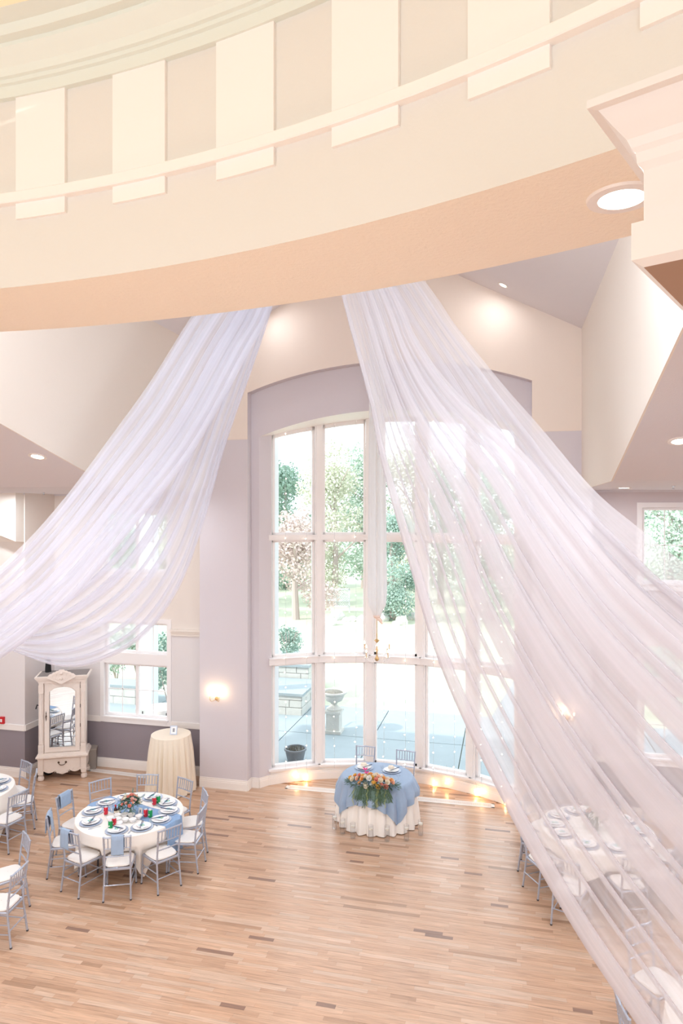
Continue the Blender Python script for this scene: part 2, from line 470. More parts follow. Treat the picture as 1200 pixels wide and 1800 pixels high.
# curved baseboard of the bay and of the piers
def base_run(pts, name='baseboard_back', parent=None, h=.2, t=.022):
    s = MB()
    for (x0, y0), (x1, y1) in zip(pts, pts[1:]):
        P = Vector((x0, y0, 0)); Q = Vector((x1, y1, 0)); u = (Q-P).normalized(); nn = Vector((u.y, -u.x, 0))
        for z0, z1, tt in ((0, h*.66, t), (h*.66, h*.82, t*.8), (h*.82, h, t*.45)):
            vs = [P, Q, Q+nn*tt, P+nn*tt]; vs = [Vector((v.x, v.y, z0)) for v in vs]+[Vector((v.x, v.y, z1)) for v in vs]
            s.add(vs, [(0,1,2,3),(7,6,5,4),(0,4,5,1),(1,5,6,2),(2,6,7,3),(3,7,4,0)])
    o = s.build(name, M['white'], parent); return struct(fixn(o))
pts = [(PL, YB), (RX0, YB), (RX0, YR), (OX0, YR)]
for i in range(25):
    a = radians(-38.6+77.2*i/24); pts.append((OC+arcR*sin(a), arcY+arcR*cos(a)))
pts += [(OX1, YR), (RX1, YR), (RX1, YB), (PR, YB)]
bb = base_run(pts)
q = MB()   # flat apron face following the arc between baseboard and sill
arc = [(OC+(arcR+.012)*sin(radians(-38.6+77.2*i/24)), arcY+(arcR+.012)*cos(radians(-38.6+77.2*i/24))) for i in range(25)]
for a, c in zip(arc, arc[1:]): q.quad((a[0], a[1], .0), (c[0], c[1], .0), (c[0], c[1], .275), (a[0], a[1], .275))
q.build('curved_apron', M['white'], win)

# ---- aisle back walls with windows
def rect_hole_wall(bm, x0, x1, z0, z1, holes, y, depth=.18):
    zs = sorted(set([z0, z1]+[h[2] for h in holes]+[h[3] for h in holes])); xs_ = sorted(set([x0, x1]+[h[0] for h in holes]+[h[1] for h in holes]))
    for i in range(len(xs_)-1):
        for j in range(len(zs)-1):
            cx_, cz_ = (xs_[i]+xs_[i+1])/2, (zs[j]+zs[j+1])/2
            if any(h[0] < cx_ < h[1] and h[2] < cz_ < h[3] for h in holes): continue
            bm.quad((xs_[i], y, zs[j]), (xs_[i+1], y, zs[j]), (xs_[i+1], y, zs[j+1]), (xs_[i], y, zs[j+1]))
    for h in holes:
        a, c, e, g = h
        bm.quad((a, y, e), (a, y+depth, e), (a, y+depth, g), (a, y, g)); bm.quad((c, y+depth, e), (c, y, e), (c, y, g), (c, y+depth, g))
        bm.quad((a, y, e), (c, y, e), (c, y+depth, e), (a, y+depth, e)); bm.quad((a, y+depth, g), (c, y+depth, g), (c, y, g), (a, y, g))
LW = (-8.42, -6.93); RW = (2.38, 3.90)
holes_l = [(LW[0], LW[1], 1.10, 3.14), (LW[0], LW[1], 4.22, 5.50)]
holes_r = [(RW[0], RW[1], 1.10, 3.14), (RW[0], RW[1], 4.22, 5.58)]
b = MB(); rect_hole_wall(b, -9.66, PL, 0, 5.90, holes_l, YA); struct(b.build('wall_left_aisle_back', M['wall_aisle']))
b = MB(); rect_hole_wall(b, PR, AE, 0, 5.90, holes_r+[(5.2, 6.7, 1.1, 3.14), (5.2, 6.7, 4.22, 5.58)], YA); struct(b.build('wall_right_aisle_back', M['wall_right_aisle']))
YLB = 12.2
b = MB(); b.quad((AW, YLB, 0), (-9.66, YLB, 0), (-9.66, YLB, 5.9), (AW, YLB, 5.9)); b.quad((-9.66, YLB, 0), (-9.66, YA, 0), (-9.66, YA, 5.9), (-9.66, YLB, 5.9))
struct(b.build('wall_left_corner', M['wall_aisle']))
b = MB(); b.quad((AW, YREAR, 0), (AW, YLB, 0), (AW, YLB, 7), (AW, YREAR, 7)); struct(b.build('wall_left', M['wall_aisle']))
b = MB(); b.quad((AE, YA, 0), (AE, YREAR, 0), (AE, YREAR, 7), (AE, YA, 7)); struct(b.build('wall_right', M['wall_right_aisle']))
# bulkhead with a raked underside at the armoire corner
b = MB(); b.add([(-11.2, 11.95, 5.90), (-9.68, 11.95, 5.90), (-9.68, 11.95, 4.90), (-11.2, 11.95, 5.40), (-11.2, YLB, 5.9), (-9.68, YLB, 5.9), (-9.68, YLB, 4.88), (-11.2, YLB, 4.88)],
   [(0,3,2,1), (3,7,6,2), (1,2,6,5), (0,4,7,3)]); struct(b.build('trim_bulkhead', M['beige']))
# chair rails, picture ledge, baseboards
def strip(name, pts, z0, z1, t, m):
    s = MB()
    for (x0, y0), (x1, y1) in zip(pts, pts[1:]):
        P = Vector((x0, y0, 0)); Q = Vector((x1, y1, 0)); u = (Q-P).normalized(); nn = Vector((u.y, -u.x, 0))
        e = u*(t if len(pts) > 2 else 0)
        vs = [P-nn*.0, Q, Q+nn*t+e, P+nn*t-e*0]; vs = [Vector((v.x, v.y, z0)) for v in vs]+[Vector((v.x, v.y, z1)) for v in vs]
        s.add(vs, [(0,1,2,3),(7,6,5,4),(0,4,5,1),(1,5,6,2),(2,6,7,3),(3,7,4,0)])
    return struct(fixn(s.build(name, m)))
strip('trim_1', [(AW, YLB), (-9.66, YLB)], .97, 1.09, .02, M['white']); strip('trim_2', [(-9.66, YLB), (-9.66, YA)], .97, 1.09, .02, M['white'])
strip('trim_3', [(-9.66, YA), (LW[0]-.09, YA)], .97, 1.09, .02, M['white']); strip('trim_4', [(LW[1]+.09, YA), (PL, YA)], .97, 1.09, .02, M['white'])
strip('trim_5', [(PR, YA), (RW[0]-.09, YA)], .97, 1.07, .02, M['white']); strip('trim_6', [(RW[1]+.09, YA), (AE, YA)], .97, 1.07, .02, M['white'])
for z0, z1, t in ((2.90, 2.96, .03), (2.96, 3.0, .05), (3.0, 3.04, .075)):
    strip('trim_ledge', [(LW[1]+.09, YA), (PL, YA)], z0, z1, t, M['beige'])
    strip('trim_ledge', [(-9.66, YA), (LW[0]-.09, YA)], z0, z1, t, M['beige'])
base_run([(AW, YLB), (-9.66, YLB), (-9.66, YA), (PL, YA)], 'baseboard_left')
base_run([(PR, YA), (AE, YA)], 'baseboard_right')
def aisle_window(name, x0, x1, z0, z1, split, two_by=True):
    wn = struct(thing(name, None, None)); y = YA
    s = MB(); cw = .09
    s.box((x0-cw, y-.025, z0-.119), (x0, y+.001, z1+cw)); s.box((x1, y-.025, z0-.119), (x1+cw, y+.001, z1+cw)); s.box((x0+.0005, y-.024, z1), (x1-.0005, y+.001, z1+cw-.001))
    s.box((x0+.0005, y-.028, z0-.12), (x1-.0005, y+.001, z0-.021)); s.box((x0-.03, y-.05, z0-.02), (x1+.03, y-.0251, z0+.012)); s.box((x0+.001, y-.0249, z0-.019), (x1-.001, y+.12, z0+.0118))
    s.build('casing', M['winwhite'], wn)
    zz = [(z0+.012, z1)] if split is None else [(z0+.012, split[0]), (split[1], z1)]
    if split: q = MB(); q.box((x0, y-.01, split[0]), (x1, y+.14, split[1])); q.build('transom_rail', M['winwhite'], wn)
    for za, zb in zz:
        xm = (x0+x1)/2; f = .05
        q = MB()
        for a, c, e, g, dy_ in ((x0+f, xm-.035, za, za+f, .004), (xm+.035, x1-f, za, za+f, .004), (x0+f, xm-.035, zb-f, zb, .004), (xm+.035, x1-f, zb-f, zb, .004), (x0+.001, x0+f, za+.001, zb-.001, 0), (x1-f, x1-.001, za+.001, zb-.001, 0), (xm-.035, xm+.035, za+.001, zb-.001, 0)):
            q.box((a, y+.06+dy_, e+.001), (c, y+.12-dy_, g-.001))
        q.build('sash', M['winwhite'], wn)
        for a, c in ((x0+f, xm-.035), (xm+.035, x1-f)):
            g = MB(); g.quad((a, y+.10, za+f), (c, y+.10, za+f), (c, y+.10, zb-f), (a, y+.10, zb-f)); g.build('pane', M['pane'], wn)
            g = MB(); mx_ = (a+c)/2; g.box((mx_-.008, y+.085, za+f), (mx_+.008, y+.098, zb-f))
            if zb-za > 1.0: mz = (za+zb)/2; g.box((a, y+.085, mz-.008), (c, y+.098, mz+.008))
            g.build('muntin', M['winwhite'], wn)
    return wn
aisle_window('window_2', LW[0], LW[1], 1.10, 3.14, (2.25, 2.48)); aisle_window('window_3', LW[0], LW[1], 4.22, 5.50, None)
aisle_window('window_4', RW[0], RW[1], 1.10, 3.14, (2.25, 2.48)); aisle_window('window_5', RW[0], RW[1], 4.22, 5.58, None)
aisle_window('window_6', 5.2, 6.7, 1.10, 3.14, (2.25, 2.48)); aisle_window('window_7', 5.2, 6.7, 4.22, 5.58, None)

# ---- vault side walls + ceilings
YK, YF, ZF = 9.21, 5.6, 6.9; ZA = 5.89
RC2 = Vector((-3.23, -4.54)); RI, RO = 8.2, 9.1
def yring(x, R=RO):
    d = R*R-(x-RC2.x)**2
    return RC2.y+sqrt(d) if d > 0 else RC2.y
for nm, x in (('wall_left_upper', XL), ('wall_right_upper', XR)):
    y0 = yring(x)-.3; b = MB()
    t = -.02 if x < CX else .02
    pts2 = [(YB, ZA), (YK, ZA), (YF, ZF), (y0, ZF), (y0, ZS+.02), (YB, ZS+.02)]
    mm = Matrix(((0, 0, 1, 0), (1, 0, 0, 0), (0, 1, 0, 0), (0, 0, 0, 1)))
    b.prism(pts2, min(x, x+t), max(x, x+t), mm); struct(fixn(b.build(nm, M['beige'])))
b = MB()
b.quad((XL, 3.0, ZS), (XL, YB+.05, ZS), (CX, YB+.05, RIDGE), (CX, 3.0, RIDGE)); b.quad((CX, 3.0, RIDGE), (CX, YB+.05, RIDGE), (XR, YB+.05, ZS), (XR, 3.0, ZS))
struct(b.build('ceiling_vault', M['ceil']))
for nm, xa, xb in (('ceiling_left_aisle', AW, XL-.02), ('ceiling_right_aisle', XR+.02, AE)):
    b = MB()
    b.quad((xa, YK, ZA), (xb, YK, ZA), (xb, YA+.05, ZA), (xa, YA+.05, ZA)); b.quad((xa, YF, ZF), (xb, YF, ZF), (xb, YK, ZA), (xa, YK, ZA))
    N = 36
    for i in range(N):
        a = xa+(xb-xa)*i/N; c = xa+(xb-xa)*(i+1)/N
        inside = abs((a+c)/2-RC2.x) < RO
        ya = yring(a)-.3 if inside else YREAR; yc = yring(c)-.3 if inside else YREAR
        b.quad((a, ya, ZF), (c, yc, ZF), (c, YF, ZF), (a, YF, ZF))
    struct(b.build(nm, M['ceil']))
# small cornice line where the aisle ceilings meet the back walls
for nm, xa, xb, yy in (('trim_cornice', -9.66, PL, YA), ('trim_cornice', PR, AE, YA), ('trim_cornice', AW, -9.66, YLB)):
    strip(nm, [(xa, yy), (xb, yy)], ZA-.035, ZA+.01, .02, M['ceil'])

# ---- oval drum: fascia, soffit, panels, rail, crown, dome
NR = 160
def ringpt(R, a, z): return (RC2.x+R*sin(a), RC2.y+R*cos(a), z)
def ring_band(bm, prof, a0=-pi, a1=pi, n=NR):
    for i in range(n):
        p = a0+(a1-a0)*i/n; q = a0+(a1-a0)*(i+1)/n
        for (r0, z0), (r1, z1) in zip(prof, prof[1:]):
            bm.quad(ringpt(r0, p, z0), ringpt(r0, q, z0), ringpt(r1, q, z1), ringpt(r1, p, z1))
drum = struct(thing('ceiling_drum', None, None))
ZC = 8.06
b = MB(); ring_band(b, [(RI, ZF), (RI, ZC+.3)]); b.build('drum_face', M['fascia'], drum, True)
b = MB(); ring_band(b, [(RI, ZF), (RO, ZF)]); b.build('drum_soffit', M['soffit'], drum)
b = MB(); ring_band(b, [(RO, ZF), (RO, 11.0), (RI-.3, 11.0)]); b.build('drum_outer_face', M['beige'], drum, True)
b = MB(); prof = [(RI, ZC), (RI-.035, ZC), (RI-.035, ZC+.07), (RI-.055, ZC+.075), (RI-.055, ZC+.10), (RI-.075, ZC+.105), (RI-.085, ZC+.15), (RI-.13, ZC+.20), (RI-.15, ZC+.225), (RI-.15, ZC+.25), (RI-.20, ZC+.255), (RI-.21, ZC+.31), (RI-.30, ZC+.33)]
ring_band(b, prof); b.build('crown_moulding', M['crown'], drum, True, 25)
b = MB(); dp = [(RI-.30, ZC+.33)]+[((RI-.30)*cos(t), ZC+.33+1.0*sin(t)) for t in [pi/2*k/10 for k in range(1, 11)]]
ring_band(b, dp, n=80); b.build('dome', M['dome'], drum, True)
b = MB(); ring_band(b, [(RI, 7.405), (RI-.045, 7.405), (RI-.05, 7.41), (RI-.05, 7.465), (RI-.045, 7.47), (RI, 7.47)]); b.build('rail_moulding', M['white'], drum, True, 30)
def ang_of(px, py):
    p = on(px, py, ZF); return None
def ring_angle(px, R):
    """angle on the ring where the vertical image column px meets the ring of radius R"""
    k = FW+RT*((px-600)/1200)
    # |k*d - RC2| = R
    A = k.x**2+k.y**2; B = -2*(k.x*RC2.x+k.y*RC2.y); Cc = RC2.x**2+RC2.y**2-R*R
    d = (-B+sqrt(B*B-4*A*Cc))/(2*A); return atan2(k.x*d-RC2.x, k.y*d-RC2.y)
pa = [(ring_angle(x0, RI-.02), ring_angle(x1, RI-.02)) for x0, x1 in ((28, 114), (198, 290), (380, 481), (583, 700), (822, 966), (1123, 1320))]
wd = sum(q-p for p, q in pa[:5])/5; pitch = ((pa[4][0]+pa[4][1])-(pa[0][0]+pa[0][1]))/8
npan = int(2*pi/pitch)
for k in range(npan):
    mid = (pa[0][0]+pa[0][1])/2+pitch*(k-4)
    a0, a1 = (pa[k-4] if 4 <= k < 9 else (mid-wd/2, mid+wd/2))
    b = MB(); t = .022; m_ = 4
    for i in range(m_):
        p = a0+(a1-a0)*i/m_; q = a0+(a1-a0)*(i+1)/m_
        b.quad(ringpt(RI-t, p, 7.31), ringpt(RI-t, q, 7.31), ringpt(RI-t, q, ZC+.01), ringpt(RI-t, p, ZC+.01))
        b.quad(ringpt(RI, p, 7.31), ringpt(RI, q, 7.31), ringpt(RI-t, q, 7.31), ringpt(RI-t, p, 7.31))
    for a in (a0, a1): b.quad(ringpt(RI, a, 7.31), ringpt(RI-t, a, 7.31), ringpt(RI-t, a, ZC), ringpt(RI, a, ZC))
    b.build('panel', M['white'], drum)

# ---- moulded bracket beam hanging in at upper right
D0 = 1.62; P0 = at(1131, 400, D0); dirF = (RT*cos(radians(-38.7))+FW*sin(radians(-38.7)))   # runs nearer, to the right
dirF = (FW*(-1)*(1) + RT*1.25).normalized()    # vanishing point at x=-900
dirS = Vector((-dirF.y, dirF.x, 0)); dirS = dirS if dirS.dot(FW) > 0 else -dirS
zz = lambda y: CAMZ+(900-y)/1200*D0
prof = [(.0, zz(470)), (.022, zz(459)), (.022, zz(394)), (.0, zz(391)), (.0, zz(300)), (.012, zz(288)), (.014, zz(270)), (.022, zz(262)), (.03, zz(248)), (.055, zz(225)), (.075, zz(205)), (.08, zz(200)), (.10, zz(198)), (.10, zz(184)), (.0, zz(180))]
b = MB(); LB, WBm = 1.5, .55
def rect(off, z):
    o_ = Vector((P0.x, P0.y, 0)); pts = [o_-dirF*off-dirS*off, o_+dirF*(LB+off)-dirS*off, o_+dirF*(LB+off)+dirS*(WBm+off), o_-dirF*off+dirS*(WBm+off)]
    return [(p.x, p.y, z) for p in pts]
vs = []; fs = []
for off, z in prof: vs += rect(off, z)
for j in range(len(prof)-1):
    for k in range(4): fs.append((j*4+k, j*4+(k+1) % 4, (j+1)*4+(k+1) % 4, (j+1)*4+k))
b.add(vs, fs); L_ = len(prof)-1; b.add(rect(*prof[-1]), [(0, 1, 2, 3)])
br = struct(b.build('trim_entablature', mat('bracket_white_paint', (230, 224, 220), .5))); fixn(br)
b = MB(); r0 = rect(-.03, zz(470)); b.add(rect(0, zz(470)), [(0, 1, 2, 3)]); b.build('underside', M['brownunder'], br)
# its pillar stands past the frame edge
b = MB(); o_ = Vector((P0.x, P0.y, 0))+dirF*(LB-.42)+dirS*.05-FW*0
pts4 = [o_, o_+dirF*.4, o_+dirF*.4+dirS*.4, o_+dirS*.4]
b.add([(p.x, p.y, 0) for p in pts4]+[(p.x, p.y, zz(470)) for p in pts4], [(0,1,5,4),(1,2,6,5),(2,3,7,6),(3,0,4,7)]); struct(fixn(b.build('trim_pillar', M['white'])))

# ------------------------------------------------------------------ ceiling lights
M['lens'] = mat('lamp_lens', (255, 250, 240), .5, emit=(255, 244, 228), estr=9)
M['trimring'] = mat('lamp_trim_white', (240, 232, 226), .4)
def lamp_proto():
    t = thing('recessed_light', 'x', 'ceiling light')
    b = MB(); b.lathe([(.10, -.002), (.10, -.012), (.145, -.012), (.15, 0.0)], 32); 
    b.build('trim_ring', M['trimring'], t, True)
    b = MB(); b.lathe([(.102, -.004), (.0, -.004)], 32, fn=None); b.build('lens', M['lens'], t)
    return t
LP = Proto(lamp_proto())
def ceiling_lamp(p, label, energy=60, tilt=(0, 0), scale=1.0, color=(1, .86, .72), visible_thing=True, size=.25):
    if visible_thing:
        o = LP.put(p, 0, label); o.rotation_euler = (tilt[0], tilt[1], 0); o.scale = (scale,)*3
    ld = bpy.data.lights.new('lamp_light', 'AREA'); ld.shape = 'DISK'; ld.size = size; ld.energy = energy; ld.color = color
    lo = bpy.data.objects.new('lamp_light', ld); C.objects.link(lo); lo.location = Vector(p)+Vector((0, 0, -.04)); lo.rotation_euler = (tilt[0], tilt[1], 0)
WARM = (.97, .98, 1); NEUT = (.84, .93, 1)
EN = 1.3
ta = math.atan(SL); tb_ = math.atan(.28)
ceiling_lamp(at(1090, 347, 3.03) if False else Vector((*at(1092, 347, 3.035).xy, ZF)), 'large bright recessed light in the curved soffit beside the moulded bracket', 18*EN, color=WARM, scale=1.0)
def vault_pt(x, y): return Vector((x, y, roof_z(x)-.002))
ceiling_lamp(vault_pt(-.04, 12.1), 'small recessed light high on the sloped vault ceiling', 5*EN, (0, ta), .62, color=WARM)
ceiling_lamp(vault_pt(-4.45, 12.1), None, 5*EN, (0, -ta), color=WARM, visible_thing=False)
def sl_z(y): return ZA+.28*(YK-y)
ceiling_lamp(Vector((1.80, 7.9, sl_z(7.9))), 'recessed light in the sloped aisle ceiling beside the sheer drape', 45*EN, (-tb_, 0), .8, color=NEUT)
ceiling_lamp(Vector((1.83, 11.6, ZA)), 'recessed light in the flat aisle ceiling above the small upper window', 20*EN, scale=.8, color=NEUT)
ceiling_lamp(Vector((-6.09, 7.94, sl_z(7.94))), 'recessed light in the sloped ceiling on the armoire side', 45*EN, (-tb_, 0), .8, color=NEUT)
ceiling_lamp(Vector((-6.3, 11.6, ZA)), 'recessed light glowing faintly behind the sheer drape, armoire side', 11*EN, scale=.8, color=NEUT)
# further downlights of the same room, past the frame edge
for x, y, z, e in ((-9.5, 8, sl_z(8), 45), (-9.5, 11.2, ZA, 35), (5.2, 8, sl_z(8), 45), (5.2, 11.4, ZA, 40), (-8, 1.5, ZF, 50), (3.6, 4.6, ZF, 50)):
    ceiling_lamp(Vector((x, y, z)), None, e*EN, color=NEUT, visible_thing=False)
for adeg in (-40, -20, -2, 12):
    a = radians(adeg)
    ceiling_lamp(Vector(ringpt((RI+RO)/2, a, ZF)), None, 18*EN, color=WARM, visible_thing=False)
# big pendant bowl under the dome (past the frame edge, lights dome and fascia)
ld = bpy.data.lights.new('dome_light', 'POINT'); ld.energy = 66; ld.color = (1, .98, .86); ld.shadow_soft_size = .5
lo = bpy.data.objects.new('dome_light', ld); C.objects.link(lo); lo.location = (-3.2, -1.2, 7.5)
# added fill lights with no fixtures, around the viewer and behind the drum
for nm_, loc_, e_, c_, s_ in (('hall_fill_light', (-4.2, -3.6, 4.4), 290, (.80, .91, 1), .6), ('hall_fill_light', (2.2, -3.6, 4.2), 80, (.80, .91, 1), .6), ('hall_fill_light', (-2.2, 2.0, 3.3), 110, (1, .90, .78), .6),
                              ('vault_fill_light', (-4.6, 5.2, 8.4), 75, (.80, .92, 1), .4), ('vault_fill_light', (.2, 4.9, 8.4), 200, (.80, .92, 1), .4)):
    ld = bpy.data.lights.new(nm_, 'POINT'); ld.energy = e_; ld.color = c_; ld.shadow_soft_size = s_
    lo = bpy.data.objects.new(nm_, ld); C.objects.link(lo); lo.location = loc_

# ================================================================== drapes
def cr(pts, s):
    """Catmull-Rom through world points, s in 0..1"""
    n = len(pts)-1; x = min(max(s, 0), 1)*n; i = min(int(x), n-1); f = x-i
    p0 = pts[max(i-1, 0)]; p1 = pts[i]; p2 = pts[i+1]; p3 = pts[min(i+2, n)]
    return 0.5*((2*p1)+(-p0+p2)*f+(2*p0-5*p1+4*p2-p3)*f*f+(-p0+3*p1-3*p2+p3)*f**3)
def drape(name, label, A, B, pleats, mt, ripple=.02, ns=56, seed=1, sag=0.0, group=None, parent=None):
    A = [at(*p) for p in A]; B = [at(*p) for p in B]
    r = random.Random(seed)
    prof = [(0.0, 0.0)]; h = 0.0; gap = .028
    for c, dl in pleats:           # fold: cloth doubles back on itself
        for k in range(3): prof.append((c+dl/2-dl*.05*(2-k), h)) 
        prof.append((c+dl/2+.002, h+gap*.5)); prof.append((c+dl/2, h+gap))
        prof.append((c-dl/2, h+gap)); prof.append((c-dl/2-.002, h+gap*1.5)); prof.append((c-dl/2, h+2*gap)); 
        prof.append((c+dl/2, h+2*gap*.6)); h = 0.0
    prof.append((1.0, 0.0))
    # refine the long flat stretches
    P = [prof[0]]
    for a, b_ in zip(prof, prof[1:]):
        n = max(1, int(abs(b_[0]-a[0])/.022))
        for k in range(1, n+1): P.append((a[0]+(b_[0]-a[0])*k/n, a[1]+(b_[1]-a[1])*k/n))
    ph = [r.uniform(0, 6.28) for _ in range(6)]
    vs = []; nu = len(P)
    acc = [0.0]
    for a, b_ in zip(P, P[1:]): acc.append(acc[-1]+abs(b_[0]-a[0])+abs(b_[1]-a[1])*.3)
    for j in range(ns+1):
        s = j/ns; a = cr(A, s); b_ = cr(B, s)
        a2 = cr(A, min(1, s+.01)); a1 = cr(A, max(0, s-.01)); tan = (a2-a1).normalized()
        acr = (b_-a); wdt = acr.length; nn = acr.cross(tan).normalized()
        if nn.y > 0: nn = -nn
        for t, hh in P:
            k = min(1, wdt/1.2)
            wob = sin(t*13+ph[0]+s*1.3)*.6+sin(t*24+ph[1]-s*2)*.3+sin(t*41+ph[2]+s*.8)*.12
            tt = t+.004*sin(s*5+t*9+ph[3])
            p = a+acr*tt+nn*(hh*k+ripple*wob*k)+Vector((0, 0, -sag*sin(pi*s)*sin(pi*t)))
            vs.append(tuple(p))
    me = bpy.data.meshes.new(name); fs = [(j*nu+i, j*nu+i+1, (j+1)*nu+i+1, (j+1)*nu+i) for j in range(ns) for i in range(nu-1)]
    me.from_pydata(vs, [], fs); me.materials.append(mt); uvl = me.uv_layers.new(name='UVMap')
    uv = []
    for j in range(ns):
        for i in range(nu-1):
            for jj, ii in ((j, i), (j, i+1), (j+1, i+1), (j+1, i)): uv += [acc[ii], jj/ns]
    uvl.data.foreach_set('uv', uv); me.polygons.foreach_set('use_smooth', [True]*len(me.polygons))
    o = bpy.data.objects.new(name, me); C.objects.link(o)
    if parent: o.parent = parent
    if label: tag(o, label, 'drape', group)
    return o
dR = thing('ceiling_drape', 'wide sheer white ceiling drape fanning over the tables beyond the window, nearest the bracket', 'drape', group='sheer ceiling drapes')
drape('front_panel', None,
   [(548,240,9.2),(690,505,8.1),(735,600,7.6),(800,687,7.1),(917,793,6.3),(1000,893,5.5),(1087,997,4.8),(1200,1100,4.1),(1340,1215,3.5),(1520,1350,2.9)],
   [(536,240,9.2),(600,518,8.1),(649,700,7.5),(670,804,7.1),(718,975,6.5),(782,1179,5.8),(888,1405,5.0),(1007,1620,4.2),(1137,1818,3.5),(1290,2040,2.8)],
   [(.06,.05),(.15,.03),(.235,.09),(.33,.03),(.41,.02),(.47,.11),(.565,.025),(.635,.09),(.72,.02),(.79,.02),(.86,.018),(.965,.07)], M['sheer'], seed=3, parent=dR)
drape('rear_panel', None,
   [(552,240,9.3),(748,495,8.3),(800,570,8.0),(880,670,7.5),(947,747,7.0),(1040,857,6.3),(1120,927,5.7),(1200,990,5.1),(1350,1090,4.4)],
   [(540,240,9.3),(660,500,8.3),(720,600,8.0),(790,720,7.5),(860,850,7.0),(950,990,6.3),(1050,1130,5.7),(1160,1260,5.1),(1330,1420,4.4)],
   [(.22,.07),(.36,.04),(.5,.08),(.7,.1),(.88,.05)], M['sheer'], seed=5, parent=dR)
dL = thing('ceiling_drape', 'sheer white ceiling drape swagging low over the armoire', 'drape', group='sheer ceiling drapes')
drape('front_panel', None,
   [(532,240,9.3),(405,455,8.8),(334,560,8.5),(268,665,8.1),(200,760,7.8),(100,892,7.4),(0,996,7.0),(-160,1120,6.6)],
   [(545,240,9.3),(505,440,8.8),(474,550,8.5),(437,622,8.1),(344,788,7.8),(240,920,7.4),(120,1060,7.1),(0,1158,6.9),(-160,1235,6.6)],
   [(.1,.06),(.22,.04),(.34,.1),(.5,.04),(.62,.09),(.75,.04),(.85,.06),(.96,.05)], M['sheer_l'], seed=7, ripple=.03, parent=dL)
drape('rear_panel', None,
   [(536,240,9.4),(450,450,8.9),(400,560,8.6),(330,700,8.3),(240,850,8.0),(150,960,7.7),(40,1050,7.4),(-160,1140,7.0)],
   [(548,240,9.4),(520,400,9.0),(477,545,8.65),(446,640,8.4),(396,784,8.2),(360,912,8.0),(320,1024,7.9),(265,1108,7.8),(200,1154,7.7),(120,1174,7.6),(30,1148,7.4),(-160,1070,7.0)],
   [(.12,.05),(.3,.05),(.42,.08),(.55,.03),(.66,.06),(.8,.04),(.9,.03),(.97,.03)], M['sheer_l'], seed=9, ripple=.03, ns=70, parent=dL)

# ================================================================== exterior
M['patio'] = mat('patio_concrete', (160, 172, 176), .8, noise=.08, nscale=3, bump=.2)
M['lawn'] = mat('lawn_grass', (196, 202, 180), .9, noise=.3, nscale=.5, bump=.6, bscale=20)
M['stone'] = mat('pale_sandstone', (206, 206, 200), .85, noise=.12, nscale=5, bump=.5, bscale=25)
M['render'] = mat('exterior_stucco', (226, 228, 230), .85)
b = MB(); b.box((-60, 14.1, -.4), (60, 160, -.16)); 
lawn = struct(b.build('lawn', M['lawn'])); lawn['kind'] = 'structure'
def slab(name, pts, z0, z1, m, parent=None):
    q = MB(); q.prism(pts, z0, z1); return q.build(name, m, parent)
pat = struct(thing('patio', None, None))
for i in range(8):      # cast slabs with open joints
    for j in range(2):
        x0 = -12+i*2.2; y0 = 14.12+j*2.5
        q = MB(); q.box((x0+.012, y0+.012, -.3), (x0+2.2-.012, y0+2.5-.012, -.10)); q.build('paving_slab', M['patio'], pat)
for i in range(4):
    y0 = 19.12+i*2.0
    xx = -.4+i*.3
    q = MB(); q.prism([(xx+.02, y0+.01), (xx+1.9, y0+.01), (xx+2.2, y0+1.98), (xx+.32, y0+1.98)], -.3, -.11); q.build('paving_slab', M['patio'], pat)
# exterior pier seen through the first pane, eaves
b = MB(); b.box((-5.0, 13.25, -.2), (-4.72, 13.9, 8.2)); struct(b.build('wall_exterior_pier', M['render']))
b = MB(); b.box((.34, 13.25, -.2), (.62, 13.9, 8.2)); struct(b.build('wall_exterior_pier', M['render']))
def stone_wall(name, label, x0, x1, y0, y1, h, course=.2, seed=1, cat='stone wall', cap=True):
    t = thing(name, label, cat, ((x0+x1)/2, y0, -.12)); r = random.Random(seed); hx = (x1-x0)/2; dy = y1-y0
    q = MB(); q.box((-hx+.03, .03, 0), (hx-.03, dy-.03, h)); q.build('mortar_core', M['patio'], t)
    z = 0
    while z < h-.02:
        z1 = min(z+course*r.uniform(.8, 1.15), h); x = -hx
        while x < hx-.05:
            L = min(r.uniform(.3, .75), hx-x)
            if hx-(x+L) < .15: L = hx-x
            q = MB(); q.box((x+.008, -r.uniform(0, .015), z+.008), (x+L-.008, .05, z1-.008)); q.build('stone', M['stone'], t); x += L
        y = .0
        while y < dy-.05:
            L = min(r.uniform(.3, .75), dy-y)
            q = MB(); q.box((hx-.05, y+.008, z+.008), (hx+r.uniform(0, .015), y+L-.008, z1-.008)); q.build('stone', M['stone'], t); y += L
        z = z1
    if cap: q = MB(); q.box((-hx-.05, -.05, h), (hx+.05, dy+.05, h+.07)); q.build('coping', M['patio'], t)
    return t
stone_wall('stone_wall', 'low pale stone planter wall with flat coping beside the patio urn', -7.6, -5.45, 18.0, 19.6, .55, seed=2)
stone_wall('stone_wall', 'taller rear stone step of the planter wall below the leafy bush', -8.4, -5.75, 19.7, 21.6, .95, seed=3)
stone_wall('stone_wall', 'stone block wall outside the armoire-side window', -14.2, -10.45, 17.9, 18.5, .50, course=.26, seed=4)
# white column seen through that window
t = thing('porch_column', 'square white porch column outside the armoire-side window', 'column', (-9.42, 16.8, -.10))
b = MB(); b.box((-.19, -.19, .3), (.19, .19, 5.5)); b.build('shaft', M['render'], t)
b = MB(); b.box((-.25, -.25, 0), (.25, .25, .3)); b.build('base', M['stone'], t)
